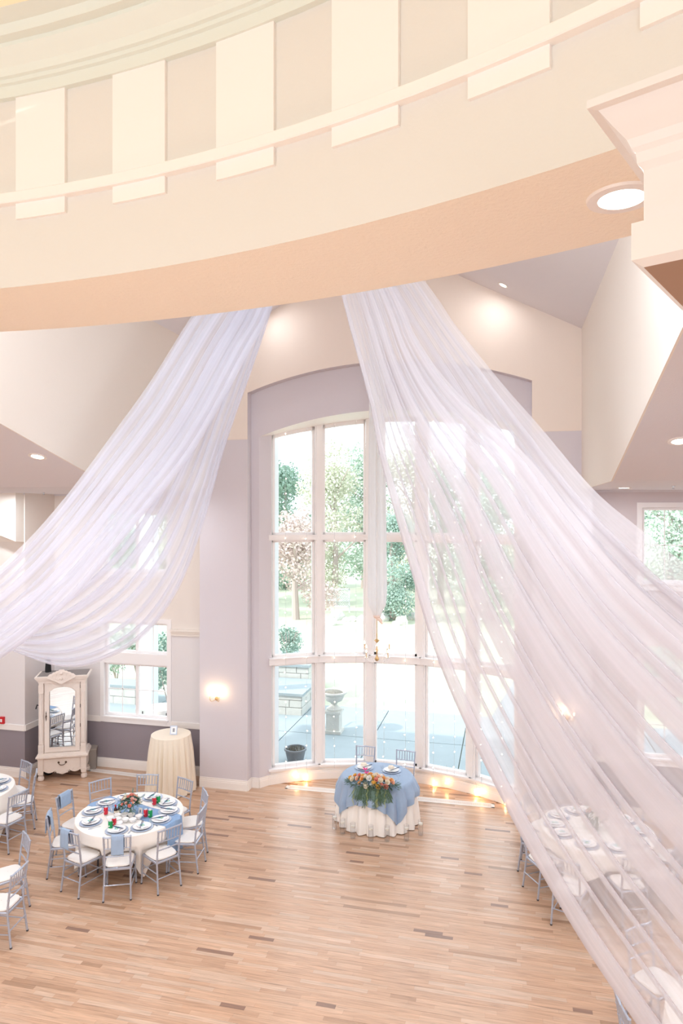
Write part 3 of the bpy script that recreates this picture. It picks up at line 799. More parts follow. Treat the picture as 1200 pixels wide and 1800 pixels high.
# urn on a pedestal
def urn_at(p):
    t = thing('garden_urn', 'stone garden urn on a square pedestal beyond the window', 'planter', p)
    b = MB(); b.box((-.22, -.22, 0), (.22, .22, .07)); b.box((-.17, -.17, .07), (.17, .17, .5)); b.box((-.21, -.21, .5), (.21, .21, .56)); b.build('pedestal', M['stone'], t)
    b = MB(); b.lathe([(.19, .56), (.2, .6), (.12, .64), (.07, .70), (.1, .75), (.2, .80), (.25, .88), (.27, .95), (.33, .99), (.33, 1.03), (.27, 1.03), (.25, .97), (.0, .96)], 28); b.build('bowl', M['stone'], t, True)
    return t
M['soil'] = mat('dry_plants_soil', (132, 128, 118), .9, noise=.5, nscale=30, bump=.8)
u_ = on(587, 1286, -.10); t = urn_at((u_.x, u_.y, -.10)); b = MB(); b.lathe([(.25, .975), (.2, 1.02), (.0, 1.03)], 20); b.build('soil', M['soil'], t, True)
p_ = on(519, 1339, -.10); t = thing('flower_pot', 'round grey flower pot of dry plants on the patio', 'planter', (p_.x, p_.y, -.10))
b = MB(); b.lathe([(.17, 0), (.23, .26), (.25, .27), (.25, .31), (.22, .31), (.21, .27), (0, .27)], 26); b.build('pot', mat('grey_pot', (126, 132, 138), .7), t, True)
b = MB()
for k in range(260):
    a, r_ = rnd.uniform(0, 6.28), .2*sqrt(rnd.random()); x, y = r_*cos(a), r_*sin(a); h = rnd.uniform(.02, .07)
    b.add([(x-.008, y, .27), (x+.008, y, .27), (x+rnd.uniform(-.03, .03), y+rnd.uniform(-.03, .03), .27+h)], [(0, 1, 2)])
o = b.build('dry_plants', M['soil'], t); o['kind'] = 'stuff'
# handrail
hp = on(545, 1290, -.10); t = thing('handrail', 'dark bent metal handrail beside the stone steps', 'handrail', (hp.x, hp.y+.4, -.10))
b = MB(); b.tube([(0, 0, 0), (0, 0, .55), (-.12, .3, .72), (-.12, .3, 1.15), (-.02, .1, 1.22), (0, .0, 1.1), (0, -.02, .8)], .022, 8); b.build('rail', mat('blue_grey_metal', (60, 110, 130), .5), t, True)
# rocks
M['rock'] = mat('white_rock', (226, 224, 222), .9, noise=.2, nscale=3)
def rock(p, s, label, seed):
    r = random.Random(seed); b = MB(); ph = [r.uniform(0, 6) for _ in range(3)]
    b.lathe([(.1, 0), (.5, .05), (.55, .3), (.4, .55), (.15, .68), (0, .7)], 9, fn=lambda rr, z, a: rr*(1+.2*sin(a*2+ph[0])+.12*sin(a*3+z*6+ph[1])), m=MT((0, 0, 0), s=s))
    o = b.build('rock', M['rock']); o.location = p; tag(o, label, 'rock', 'pale rocks edging the lawn'); return o
ORD = 'first second third fourth fifth sixth seventh eighth ninth tenth eleventh twelfth'.split()
for k in range(12):
    px = 560+k*15+rnd.uniform(-4, 4); p = on(px, 1094+rnd.uniform(-6, 5), -.16)
    rock((p.x, p.y, -.2), rnd.uniform(.35, .8), ORD[k]+' pale border rock beyond the lawn, counted from the armoire side', k)
# lattice bench-like trellis panel
tp = on(598, 1072, -.16); t = thing('lattice_screen', 'white lattice garden screen under the trees', 'trellis', (tp.x, tp.y-1, -.16), .12)
W_, H0, H1 = .78, .3, 1.35
b = MB(); 
for x0, x1, z0, z1 in ((-W_, W_, H1-.07, H1), (-W_, W_, H0, H0+.07), (-W_, W_, .62, .68), (-W_, -W_+.07, 0, H1), (W_-.07, W_, 0, H1)): b.box((x0, -.03, z0), (x1, .03, z1))
b.build('frame', M['render'], t)
for sgn in (1, -1):
    for k in range(-9, 18):
        x0 = -W_+k*.13; pts = []
        for z in (H0, H1):
            pts.append((x0+sgn*(z-H0)+(0 if sgn > 0 else 1.0), z))
        (xa, za), (xb, zb) = pts
        def clip(xa, za, xb, zb):
            o_ = []
            for x, z in ((xa, za), (xb, zb)):
                xc = min(max(x, -W_), W_); zz_ = z if x == xc else za+(zb-za)*(xc-xa)/(xb-xa); o_.append((xc, zz_))
            return o_
        if max(xa, xb) < -W_ or min(xa, xb) > W_: continue
        (xa, za), (xb, zb) = clip(xa, za, xb, zb)
        if abs(zb-za) < .05: continue
        b = MB(); b.tube([(xa, .012*sgn, za), (xb, .012*sgn, zb)], .014, 4); b.build('slat', M['render'], t)
# trees
def leaf_cloud(bm, c, R, n, size, r, squash=.8):
    for _ in range(n):
        v = Vector((r.gauss(0, 1), r.gauss(0, 1), r.gauss(0, 1))).normalized()*R*(r.random()**.4); v.z *= squash
        p = Vector(c)+v; a = Vector((r.uniform(-1, 1), r.uniform(-1, 1), r.uniform(-1, 1))).normalized(); bb_ = a.orthogonal().normalized()
        s = size*r.uniform(.6, 1.4)
        bm.add([p-a*s*.5, p+bb_*s*.35, p+a*s*.5, p-bb_*s*.35], [(0, 1, 2, 3)])
M['bark'] = mat('bark', (188, 172, 166), .9)
leafm = [mat('leaves_green', (188, 204, 188), .8, noise=.25, nscale=1), mat('leaves_pale', (210, 212, 192), .8, noise=.25, nscale=1), mat('twigs_pink', (216, 200, 194), .9, noise=.2, nscale=1), mat('leaves_dark', (160, 184, 170), .8, noise=.3, nscale=1)]
def tree_proto(kind, h, w_, seed, n=10500):
    r = random.Random(seed); t = thing('tree', 'x', 'tree')
    b = MB(); b.tube([(0, 0, 0), (.1, 0, h*.3), (-.1, .1, h*.6), (0, 0, h*.9)], [.22, .17, .11, .04], 8)
    for k in range(7):
        a = r.uniform(0, 6.28); z = h*r.uniform(.25, .7); b.tube([(0, 0, z), (cos(a)*w_*.4, sin(a)*w_*.4, z+h*.12), (cos(a)*w_*.75, sin(a)*w_*.75, z+h*.2)], [.07, .045, .015], 5)
    b.build('trunk', M['bark'], t, True)
    b = MB(); 
    for k in range(16):
        a = r.uniform(0, 6.28); z = r.uniform(.10, .95); rr = w_*(.75 if z < .6 else .75*(1-z)/.4)*r.uniform(.2, 1)
        leaf_cloud(b, (cos(a)*rr, sin(a)*rr, z*h), w_*.42, n//16, .15, r)
    b.build('foliage', leafm[kind], t)
    return t
protos = [Proto(tree_proto(0, 8.5, 3.0, 1)), Proto(tree_proto(1, 9.5, 3.4, 2)), Proto(tree_proto(2, 6.0, 2.6, 3, 7000)), Proto(tree_proto(3, 7.0, 2.6, 4))]
kinds = ['green leafy', 'pale yellow-green', 'bare pinkish twiggy', 'blue-green']
for px, d, k, s, lb in ((520, 36, 2, .95, 'nearest row, seen in the first pane column'), (690, 36, 3, .8, 'nearest row, beside the chandelier'), (860, 36, 0, .9, 'nearest row, behind the drape edge'),
        (588, 41.5, 1, 1.0, 'behind the lattice screen'), (775, 42, 0, 1.0, 'middle row, past the chandelier'), (950, 41, 1, 1.0, 'middle row, hidden behind the sconce pier'), (440, 44, 0, 1.0, 'middle row, behind the window pier'),
        (500, 51, 3, 1.3, 'rear row, seen in the first pane column'), (640, 51, 0, 1.25, 'rear row, behind the tulle tube'), (730, 50, 1, 1.2, 'rear row, at the drape edge'), (850, 51, 3, 1.3, 'rear row, behind the drape'),
        (1100, 31, 3, .9, 'outside the aisle window, behind the drape'), (1180, 27, 0, .95, 'showing in the small upper aisle window'), (1290, 30, 1, 1.0, 'outside the far aisle window'),
        (290, 40, 1, .8, 'outside the armoire-side window, by the casing'), (205, 36, 0, .85, 'outside the armoire-side window, toward the armoire')):
    p = at(px, 900, d); o = protos[k].put((p.x, p.y, -.2), rnd.uniform(0, 6.28), kinds[k]+' tree '+lb, 'trees beyond the lawn'); o.scale = (s, s, s)
def shrub(name, label, p, h, w_, kind, n, size, seed):
    r = random.Random(seed); t = thing(name, label, 'shrub', p)
    b = MB()
    for k in range(7): a = r.uniform(0, 6.28); b.tube([(0, 0, 0), (cos(a)*w_*.3, sin(a)*w_*.3, h*.5), (cos(a)*w_*.6, sin(a)*w_*.6, h*.9)], [.02, .014, .006], 5)
    b.build('stem', M['bark'], t)
    b = MB(); 
    for k in range(6): a = r.uniform(0, 6.28); leaf_cloud(b, (cos(a)*w_*.4, sin(a)*w_*.4, h*r.uniform(.3, .85)), w_*.6, n//6, size, r)
    b.build('foliage', leafm[kind], t); return t
q_ = at(508, 1212, 21.2); shrub('leafy_bush', 'green leafy bush growing above the stone planter wall', (q_.x, q_.y+.0, .905), 1.0, .5, 3, 1500, .07, 5)
for i, (px, d, k, lb) in enumerate(((205, 22.6, 0, 'sunlit shrub above the stone block wall, nearer the armoire'), (243, 23, 1, 'sunlit shrub above the stone block wall, behind the sash bar'), (296, 20, 3, 'shrub showing beside the white porch column'), (1160, 19, 3, 'dark shrub outside the window behind the drape'))):
    q_ = at(px, 1200, d); shrub('garden_shrub', lb, (q_.x, q_.y, -.2), 2.2, .9, k, 2400, .09, 20+i)

# ================================================================== furniture
M['silver'] = mat('silver_lacquered_wood', (184, 190, 206), .32, metal=.5, spec=.5)
M['foot'] = mat('dark_foot_cap', (70, 66, 70), .5)
M['cushion'] = mat('ivory_cushion', (240, 235, 232), .8, sheen=.2)
M['cloth_w'] = mat('white_table_linen', (250, 245, 240), .85, sheen=.2, bump=.05)
M['cloth_cream'] = mat('cream_table_linen', (244, 232, 214), .85, sheen=.2)
M['cloth_b'] = mat('dusty_blue_linen', (158, 180, 208), .8, sheen=.2, noise=.06, nscale=20)
M['gauze'] = mat('blue_gauze', (142, 172, 210), .8, noise=.15, nscale=30)
def nodes_tube(bm, pts, r, every=.11, n=8):
    """round rod with bamboo-like rings"""
    pts = [Vector(p) for p in pts]; path = []; rs = []
    for a, c in zip(pts, pts[1:]):
        L = (c-a).length; k = max(1, round(L/every)); u = (c-a)/L
        for i in range(k):
            s0 = L*i/k; s1 = L*(i+1)/k
            if not path or i > 0: pass
            path += [a+u*(s0+.001), a+u*(s0+.010), a+u*(s1-.008)]; rs += [r, r, r]
            if i < k-1 or True:
                path += [a+u*(s1-.006), a+u*(s1-.001)]; rs += [r*1.28, r*1.28]
    bm.tube(path, rs, n)
def chair_proto():
    t = thing('chiavari_chair', 'x', 'chair')
    wf, wb_, yf, yb = .195, .175, .18, -.19
    s = MB()                                  # cushion (puffy rounded square)
    def cf(u, v):
        a = 2*pi*u; c_, s_ = cos(a), sin(a); k = (abs(c_)**5+abs(s_)**5)**(-1/5)
        if v < .5: rr, z = 1-.10*(1-v*2)**2, .448+.018*(v*2)
        else: q = (v-.5)*2; rr, z = (1-.02*q)*(1-q*.98) if q > .25 else 1-q*.18, .466+.028*min(1, q*2.2)
        y = c_*0+s_*k*rr; x = c_*k*rr; wy = wf+(wb_-wf)*(1-y)/2
        return (x*(wy+.005), y*.185-.003, z)
    s.grid(cf, 28, 8, closed_u=True); s.build('seat_cushion', M['cushion'], t, True)
    s = MB(); 
    for a, c in (((-wf, yf), (wf, yf)), ((wf, yf), (wb_, yb)), ((wb_, yb), (-wb_, yb)), ((-wb_, yb), (-wf, yf))):
        s.tube([(a[0], a[1], .435), (c[0], c[1], .435)], .018, 6)
    s.build('seat_frame', M['silver'], t)
    for sx in (-1, 1):
        s = MB(); nodes_tube(s, [(sx*(wf+.012), yf+.03, 0), (sx*wf, yf, .44)], .0135); lg = s.build('front_leg', M['silver'], t, True)
        s = MB(); s.lathe([(.016, 0), (.016, .018)], 8, c=(sx*(wf+.012), yf+.03, 0)); s.build('foot_cap', M['foot'], lg)
        s = MB(); nodes_tube(s, [(sx*(wb_+.012), yb-.055, 0), (sx*wb_, yb, .43), (sx*(wb_-.0), yb-.015, .6), (sx*(wb_+.008), yb-.06, .92)], .0135); lg = s.build('back_leg', M['silver'], t, True)
        s = MB(); s.lathe([(.016, 0), (.016, .018)], 8, c=(sx*(wb_+.012), yb-.055, 0)); s.build('foot_cap', M['foot'], lg)
    def by(z): return yb-.015-.045*(z-.6)/.32 if z > .6 else yb-.015*(z-.43)/.17
    s = MB(); nodes_tube(s, [(-wb_-.012, by(.905), .905), (0, by(.905)-.012, .91), (wb_+.012, by(.905), .905)], .013); s.build('top_rail', M['silver'], t, True)
    for z in (.74, .62): s = MB(); nodes_tube(s, [(-wb_, by(z), z), (0, by(z)-.01, z), (wb_, by(z), z)], .009); s.build('back_rail', M['silver'], t, True)
    for k in range(6):
        x = -.125+.05*k; s = MB(); s.tube([(x, by(.74)-.008, .74), (x, by(.82)-.008, .82), (x, by(.9)-.008, .9)], [.0065, .0085, .0065], 6); s.build('spindle', M['silver'], t, True)
    for z in (.17, .29):
        for sx in (-1, 1): s = MB(); nodes_tube(s, [(sx*(wb_+.008), yb-.03, z), (sx*(wf+.006), yf+.018, z)], .008, .15, 6); s.build('stretcher', M['silver'], t, True)
    for y_, z, w_ in ((yf+.02, .22, wf), (yb-.035, .22, wb_)): s = MB(); nodes_tube(s, [(-w_-.005, y_, z), (w_+.005, y_, z)], .008, .13, 6); s.build('stretcher', M['silver'], t, True)
    return t
CH = Proto(chair_proto())
def chair(x, y, face, label, group=None):
    """x,y seat centre; face = world angle the sitter looks to"""
    return CH.put((x, y, 0), face-pi/2, label, group)
def chair_at_table(tc, ang, r, label, group=None, turn=0):
    """r: distance table centre -> chair back"""
    a = radians(ang); rr = r-.235
    return chair(tc[0]+rr*cos(a), tc[1]+rr*sin(a), a+pi+radians(turn), label, group)

def round_table_base(tc, R, H, label, legs=True):
    t = thing('round_table', label, 'table', (tc[0], tc[1], 0))
    b = MB(); b.lathe([(R-.02, H-.03), (R-.012, H-.008), (R-.02, H-.004)], 40); b.build('tabletop', mat('plywood_top', (200, 180, 150), .6), t, True)
    for sx in (-1, 1):
        for sy in (-1, 1):
            b = MB(); b.tube([(sx*.32, sy*.36, H-.03), (sx*.3, sy*.42, 0)], .014, 8); b.build('leg', M['foot'], t, True)
    return t
def cloth(name, label, tc, R, H, hem, mt, flare=lambda a, v: 0, pleat=0, npl=20, dents=(), nseg=180, nv=14, z0=0.002, seed=1, cat='tablecloth', group=None):
    """hem(angle)-> z of the hem; cloth lies on the table and hangs"""
    r = random.Random(seed); ph = [r.uniform(0, 6.28) for _ in range(4)]; t = .006
    b = MB(); rings = []
    for k in (0.02, .5, .97): rings.append([(R*k*cos(2*pi*i/nseg), R*k*sin(2*pi*i/nseg), H+z0) for i in range(nseg)])
    rings.append([((R+.004)*cos(2*pi*i/nseg), (R+.004)*sin(2*pi*i/nseg), H+z0-.004) for i in range(nseg)])
    for j in range(1, nv+1):
        v = j/nv; row = []
        for i in range(nseg):
            a = 2*pi*i/nseg; hz = hem(a); z = H-.012-(H-.012-hz)*v
            drop = (H-z)
            rr = R+.008+flare(a, v)
            w_ = 2*abs(sin(npl*.5*a+ph[0]+.5*sin(3*a+ph[1])))**.75-1.1+.25*sin(npl*1.5*a+ph[2]) if pleat > .015 else sin(npl*a+ph[0]+.6*sin(3*a+ph[1]))
            rr += pleat*min(1, drop/.35)*w_
            for da, lim, zt in dents:
                dd = (a-radians(da)+pi) % (2*pi)-pi
                if abs(dd) < .34 and z < zt+.14:
                    k = (1-min(1, max(0, (abs(dd)-.25)/.09)))*min(1, (zt+.14-z)/.14); rr = min(rr, rr*(1-k)+lim*k)
            row.append((rr*cos(a), rr*sin(a), z))
        rings.append(row)
    n = nseg; vs = [p for rw in rings for p in rw]+[(0, 0, H+z0)]; fs = []
    for j in range(len(rings)-1):
        for i in range(n): fs.append((j*n+i, j*n+(i+1) % n, (j+1)*n+(i+1) % n, (j+1)*n+i))
    for i in range(n): fs.append((len(vs)-1, (i+1) % n, i))
    b.add(vs, fs); o = fixn(b.build(name, mt, None, True, 60)); o.location = (tc[0], tc[1], 0)
    return tag(o, label, cat, group)
def square_hem(R, H, half, rot):
    def f(a):
        c = max(abs(cos(a-rot)), abs(sin(a-rot))); return max(.012, H-(half/c-R))
    return f
M['charger'] = mat('silver_blue_charger', (186, 198, 218), .3, metal=.15)
M['china'] = mat('white_china', (248, 246, 246), .25, spec=.5)
M['napkin'] = mat('white_napkin', (246, 246, 250), .8)
M['navy'] = mat('dark_slate_wood', (70, 78, 110), .4)
M['teal'] = attr_mat('printed_card', .6)
def charger_proto():
    b = MB(); b.lathe([(.0, 0), (.11, 0), (.165, .010), (.168, .013), (.162, .014), (.108, .005), (0, .005)], 36); return fixn(b.build('charger_plate', M['charger'], None, True))
def plate_proto():
    b = MB(); b.lathe([(.0, 0), (.08, 0), (.13, .014), (.133, .018), (.127, .018), (.078, .006), (0, .006)], 36); return fixn(b.build('dinner_plate', M['china'], None, True))
def napkin_proto():
    t = thing('napkin', 'x', 'napkin'); b = MB(); b.box((-.055, -.085, 0), (.055, .085, .004)); b.box((-.052, -.083, .004), (.055, .083, .008)); b.build('folded_cloth', M['napkin'], t)
    b = MB(); b.box((-.022, -.035, .008), (.03, .03, .0095), col=lin((120, 190, 196))[:3]); b.box((-.002, -.02, .0095), (.018, .0, .0105), col=lin((240, 226, 140))[:3]); b.box((-.045, .01, .008), (.05, .055, .0093), col=lin((196, 226, 232))[:3])
    b.build('printed_card', M['teal'], t); return t
def chop_proto():
    t = thing('chopsticks', 'x', 'cutlery')
    for k in (-1, 1): b = MB(); b.tube([(-.12, k*.006, .004), (.12, k*.009, .004)], [.0028, .0042], 6); b.build('stick', M['navy'], t)
    return t
def fork_proto():
    t = thing('fork', 'x', 'cutlery'); b = MB(); b.box((-.004, -.09, 0), (.004, .03, .003)); b.box((-.011, .03, 0), (.011, .05, .003)); b.build('handle', M['charger'], t)
    for k in range(4): b = MB(); b.box((-.011+k*.0063, .05, 0), (-.0085+k*.0063, .09, .003)); b.build('tine', M['charger'], t)
    return t
PCH, PPL, PNA, PCS, PFK = Proto(charger_proto()), Proto(plate_proto()), Proto(napkin_proto()), Proto(chop_proto()), Proto(fork_proto())
for p_, c_ in ((PCH, 'plate'), (PPL, 'plate')): p_.o['category'] = c_
def setting(tc, H, ang, r, where, gname, chop=True, fork=True):
    a = radians(ang); x, y = tc[0]+r*cos(a), tc[1]+r*sin(a); rz = a+pi/2
    z = H+.004
    PCH.put((x, y, z), rz, 'silver-blue charger plate '+where, 'charger plates on the '+gname)
    PPL.put((x, y, z+.0145), rz, 'white dinner plate '+where, 'dinner plates on the '+gname)
    zz_ = z+.0215
    PNA.put((x+.01*cos(a), y+.01*sin(a), zz_+.012), rz+rnd.uniform(-.3, .3), 'teal-carded napkin on the plate '+where, 'napkins on the '+gname)
    if chop: PCS.put((x-.02*cos(a), y-.02*sin(a), zz_+.0226), rz+rnd.uniform(-.9, -.3) if rnd.random() < .6 else rz+rnd.uniform(.9, 1.6), 'dark chopsticks on the plate '+where, 'chopsticks on the '+gname)
    if fork:
        fx = .205; PFK.put((x+fx*cos(a+pi/2)+.0*cos(a), y+fx*sin(a+pi/2), z+.001), rz+pi, 'silver fork beside the plate '+where, 'forks on the '+gname)

H = .76
# ---------------------------------------------------------------- main left table
T1 = (-5.74, 9.67); R1 = .81
angs = [-69, -108, -31, 4, 36, 71, 107, 145, 176, -149]
rad = [1.10, 1.10, 1.16, 1.17, 1.17, 1.16, 1.17, 1.22, 1.24, 1.17]
where1 = ['nearest the camera at the ten-seat table, blue cloth over its back', 'cloth-draped, beside the nearest one at the ten-seat table, armoire side', 'beside the long near corner of the white cloth', 'on the dance-floor side of the ten-seat table, middle one', 'on the dance-floor side of the ten-seat table, farther one',
  'behind the ten-seat table in front of the cream cocktail table', 'behind the ten-seat table just behind the flowers', 'behind the ten-seat table facing it from the armoire corner', 'turned sideways with a blue cloth spread over its back', 'seen edge-on with a blue cloth hanging over its back']
for a, r_, wtxt in zip(angs, rad, where1): chair_at_table(T1, a, r_, 'silver chair '+wtxt, 'chairs around the ten-seat table', rnd.uniform(-5, 5))
round_table_base(T1, R1, H, 'round folding table hidden under the white cloth of the ten-seat table')
dn = [(a, r_-.47, .46) for a, r_ in zip(angs, rad)]
cloth('tablecloth', 'white tablecloth on the ten-seat table, one corner nearly touching the floor', T1, R1, H, square_hem(R1, H, 1.08, radians(2)), M['cloth_w'],
   flare=lambda a, v: .05*v*abs(sin(2*(a-radians(2))))**2, pleat=.012, npl=16, dents=dn, seed=4)
# blue runner
def runner(tc, H, R, y0, wd, dropL, dropR, label, rot=0, mt=None):
    b = MB(); nv = 10; NU = 60; tot = dropL+2*R+dropR; off = .012
    def f(u, v):
        s = -R-dropL+tot*u; w_ = (v-.5)*wd
        yy = y0+w_; lim = sqrt(max(R*R-yy*yy, .01))+.004
        sc_ = s
        wig = .012*sin(s*9+v*3)
        if sc_ < -lim: z = H+.004-(-lim-sc_); x = -lim-off-.02*min(1, (H-z)/.2)*(1+.6*sin(v*20)); 
        elif sc_ > lim: z = H+.004-(sc_-lim); x = lim+off+.02*min(1, (H-z)/.2)*(1+.6*sin(v*20+2))
        else: z = H+.0045+.0015*sin(v*18+s*4); x = sc_; yy += wig
        return (x, yy, max(z, .02))
    b.grid(f, NU, nv*2); o = b.build('table_runner', mt or M['gauze'], None, True); o.location = (tc[0], tc[1], 0); o.rotation_euler = (0, 0, rot)
    m_ = o.modifiers.new('s', 'SOLIDIFY'); m_.thickness = .003; m_.offset = 1
    return tag(o, label, 'table runner')
runner(T1, H+.001, R1+.01, .1, .42, .2, .45, 'dusty blue gauze runner across the ten-seat table, hanging off its dance-floor side', rot=radians(-14))
pang = [-78, -43, -12, 18, 48, 85, 125, 158, -170, -132, ]
wpl = ['nearest the camera on the ten-seat table', 'beside the long cloth corner', 'on the blue runner end of the ten-seat table', 'past the runner, dance-floor side of the ten-seat table', 'next to the far red and green cans', 'hidden partly behind the centrepiece',
  'beyond the flowers toward the window wall', 'on the armoire end of the blue runner', 'at the armoire side of the ten-seat table', 'beside the nearest green can']
for a, wtxt in zip(pang, wpl): setting(T1, H, a, .60, wtxt, 'ten-seat table')
def px_on(px, py, z): p = on(px, py, z); return (p.x, p.y)
# cans
M['can_red'] = mat('red_can', (208, 40, 58), .3, metal=.2); M['can_green'] = mat('green_can', (24, 150, 84), .3, metal=.2); M['alu'] = mat('can_aluminium', (210, 212, 216), .25, metal=.8)
def can_proto(m, nm):
    t = thing('soda_can', 'x', 'can'); b = MB(); b.lathe([(.027, .006), (.033, .014), (.033, .106), (.027, .117)], 20); b.build('body', m, t, True)
    b = MB(); b.lathe([(.025, 0), (.027, .006)], 20); b.lathe([(.027, .117), (.0265, .121), (.0245, .118), (0, .118)], 20); b.build('rim', M['alu'], t, True)
    b = MB()
    for i in range(8):
        a0 = -2.6+i*.14; a1 = a0+.14; z0 = .045+.006*sin(i*1.2); z1 = .045+.006*sin((i+1)*1.2)
        b.quad((.0335*cos(a0), .0335*sin(a0), z0), (.0335*cos(a1), .0335*sin(a1), z1), (.0335*cos(a1), .0335*sin(a1), z1+.012), (.0335*cos(a0), .0335*sin(a0), z0+.012))
    b.build('white_wave_print', M['china'], t); return t
PR_, PG_ = Proto(can_proto(M['can_red'], 'red')), Proto(can_proto(M['can_green'], 'green'))
for px, py, k, lb in ((186, 1432, 0, 'red soda can on the runner near the armoire side'), (271, 1415, 0, 'red soda can of the farthest pair on the ten-seat table'), (278, 1412, 1, 'green soda can of the farthest pair on the ten-seat table'),
   (256, 1436, 0, 'red soda can of the middle pair, by the white bowls'), (264, 1437, 1, 'green soda can of the middle pair, by the white bowls'), (194, 1457, 1, 'green soda can nearest the camera on the ten-seat table'), (200.5, 1452, 0, 'red soda can tucked behind the nearest green can')):
    x, y = px_on(px, py, H+.01); (PR_ if k == 0 else PG_).put((x, y, H+.012), rnd.uniform(-.4, .4), lb, 'soda cans on the ten-seat table')
# white bowls
def bowl_proto():
    b = MB(); b.lathe([(.0, .0), (.028, .0), (.03, .008), (.052, .03), (.058, .05), (.055, .05), (.048, .03), (.02, .012), (0, .012)], 24); return fixn(b.build('small_bowl', M['china'], None, True))
PB = Proto(bowl_proto()); PB.o['category'] = 'bowl'
rows = [((206, 1436), (219, 1435), (231, 1435.5), (244, 1438)), ((193, 1441), (207, 1443), (220, 1443.5), (233, 1444)), ((209, 1450),)]
nm = [['farthest row, armoire end', 'farthest row, second from the armoire end', 'farthest row, second from the red can', 'farthest row, next to the red can'], ['middle row, armoire end', 'middle row, second from the armoire end', 'middle row, third from the armoire end', 'middle row, dance-floor end'], ['standing alone nearest the camera']]
for rw, nn_ in zip(rows, nm):
    for (px, py), lb in zip(rw, nn_):
        x, y = px_on(px, py, H+.02); PB.put((x, y, H+.012), 0, 'small white bowl in the cluster, '+lb, 'white bowls on the ten-seat table')
# condiment bottles and glass with straws
M['soy'] = mat('dark_soy_glass', (60, 34, 26), .15); M['redcap'] = mat('red_cap', (206, 30, 40), .4)
for px, py, lb, capm in ((203, 1431, 'dark sauce bottle with a red cap beside the centrepiece', 'redcap'), (209, 1430, 'dark sauce bottle with a green cap beside the red-capped one', 'can_green')):
    x, y = px_on(px, py, H); t = thing('sauce_bottle', lb, 'bottle', (x, y, H+.012)); b = MB(); b.lathe([(.022, 0), (.026, .004), (.027, .05), (.018, .08), (.011, .095), (.011, .11)], 16); b.build('body', M['soy'], t, True)
    b = MB(); b.lathe([(.014, .11), (.014, .128), (.006, .135)], 12); b.build('cap', M[capm], t, True)
    b = MB(); b.lathe([(.0275, .015), (.0275, .045)], 16); b.build('paper_label', M['cloth_cream'], t, True)
x, y = px_on(197, 1430, H); t = thing('glass_tumbler', 'small glass holding white straws beside the sauce bottles', 'glass', (x, y, H+.012)); b = MB(); b.lathe([(.026, 0), (.034, .09), (.032, .09), (.024, .006), (0, .006)], 20); b.build('glass', M['glass'], t, True)
for k in range(3): q = MB(); q.tube([(0, 0, .01), (-.03-.02*k, .02-.015*k, .16)], .003, 6); q.build('straw', M['china'], t)
x, y = px_on(246, 1433, H); t = thing('table_number_frame', 'small standing table card in a clear frame by the flowers', 'sign', (x, y, H+.012), radians(-10)); b = MB(); b.box((-.035, -.002, .0), (.035, .002, .1), MT(rx=-.15)); b.build('card', M['china'], t); b = MB(); b.box((-.008, -.0035, .03), (.008, -.002, .07), MT(rx=-.15)); b.build('printed_number', M['navy'], t)

# ---- flowers
M['stem'] = mat('stem_green', (84, 122, 74), .7); M['leafy'] = mat('bouquet_leaves', (84, 112, 88), .7, noise=.3, nscale=30); M['leafb'] = mat('eucalyptus_leaves', (120, 150, 140), .7, noise=.2, nscale=30)
FC = {'peach': (252, 208, 184), 'coral': (246, 168, 152), 'cream': (250, 240, 222), 'white': (250, 248, 244), 'orange': (250, 196, 130), 'pink': (226, 60, 140), 'blush': (248, 206, 196), 'yellow': (250, 208, 110)}
FM = {k: mat('petal_'+k, v, .6) for k, v in FC.items()}
def rose_mesh(k, R):
    b = MB(); r = random.Random(hash(k) % 97 if False else len(k)*7)
    for layer, (rr, hh, n_) in enumerate(((1.0, .55, 5), (.78, .8, 5), (.52, .95, 4), (.28, 1.0, 3))):
        for i in range(n_):
            a = 2*pi*(i+.5*layer)/n_; w_ = pi/n_*1.25
            vs = []
            for t_, q in ((0, .15), (.5, .75), (1, 1.0)):
                for da in (-w_, 0, w_):
                    rad_ = R*rr*q*(1.0 if da == 0 else .93); vs.append((rad_*cos(a+da), rad_*sin(a+da), R*hh*t_*(1 if da == 0 or t_ < 1 else .88)))
            b.add(vs, [(0,1,4,3),(1,2,5,4),(3,4,7,6),(4,5,8,7)])
    b.lathe([(R*.2, 0), (R*.24, R*.8), (0, R*.95)], 6)
    return b.mesh('rose', FM[k], True)
RM = {k: rose_mesh(k, 1.0) for k in FC}
def bloom(parent, k, p, s, d=(0, 0, 1), name='rose'):
    o = bpy.data.objects.new(name, RM[k]); C.objects.link(o); o.parent = parent; o.location = p; o.scale = (s, s, s)
    o.rotation_euler = Vector(d).to_track_quat('Z', 'Y').to_euler(); return o
def leaf(bm, p, d, L, wd, up=(0, 0, 1)):
    p = Vector(p); d = Vector(d).normalized(); s_ = d.cross(Vector(up)); s_ = s_.normalized() if s_.length > .01 else Vector((1, 0, 0)); u = s_.cross(d)
    bm.add([p, p+d*L*.45+s_*wd*.5+u*wd*.1, p+d*L, p+d*L*.45-s_*wd*.5+u*wd*.1], [(0, 1, 2, 3)])
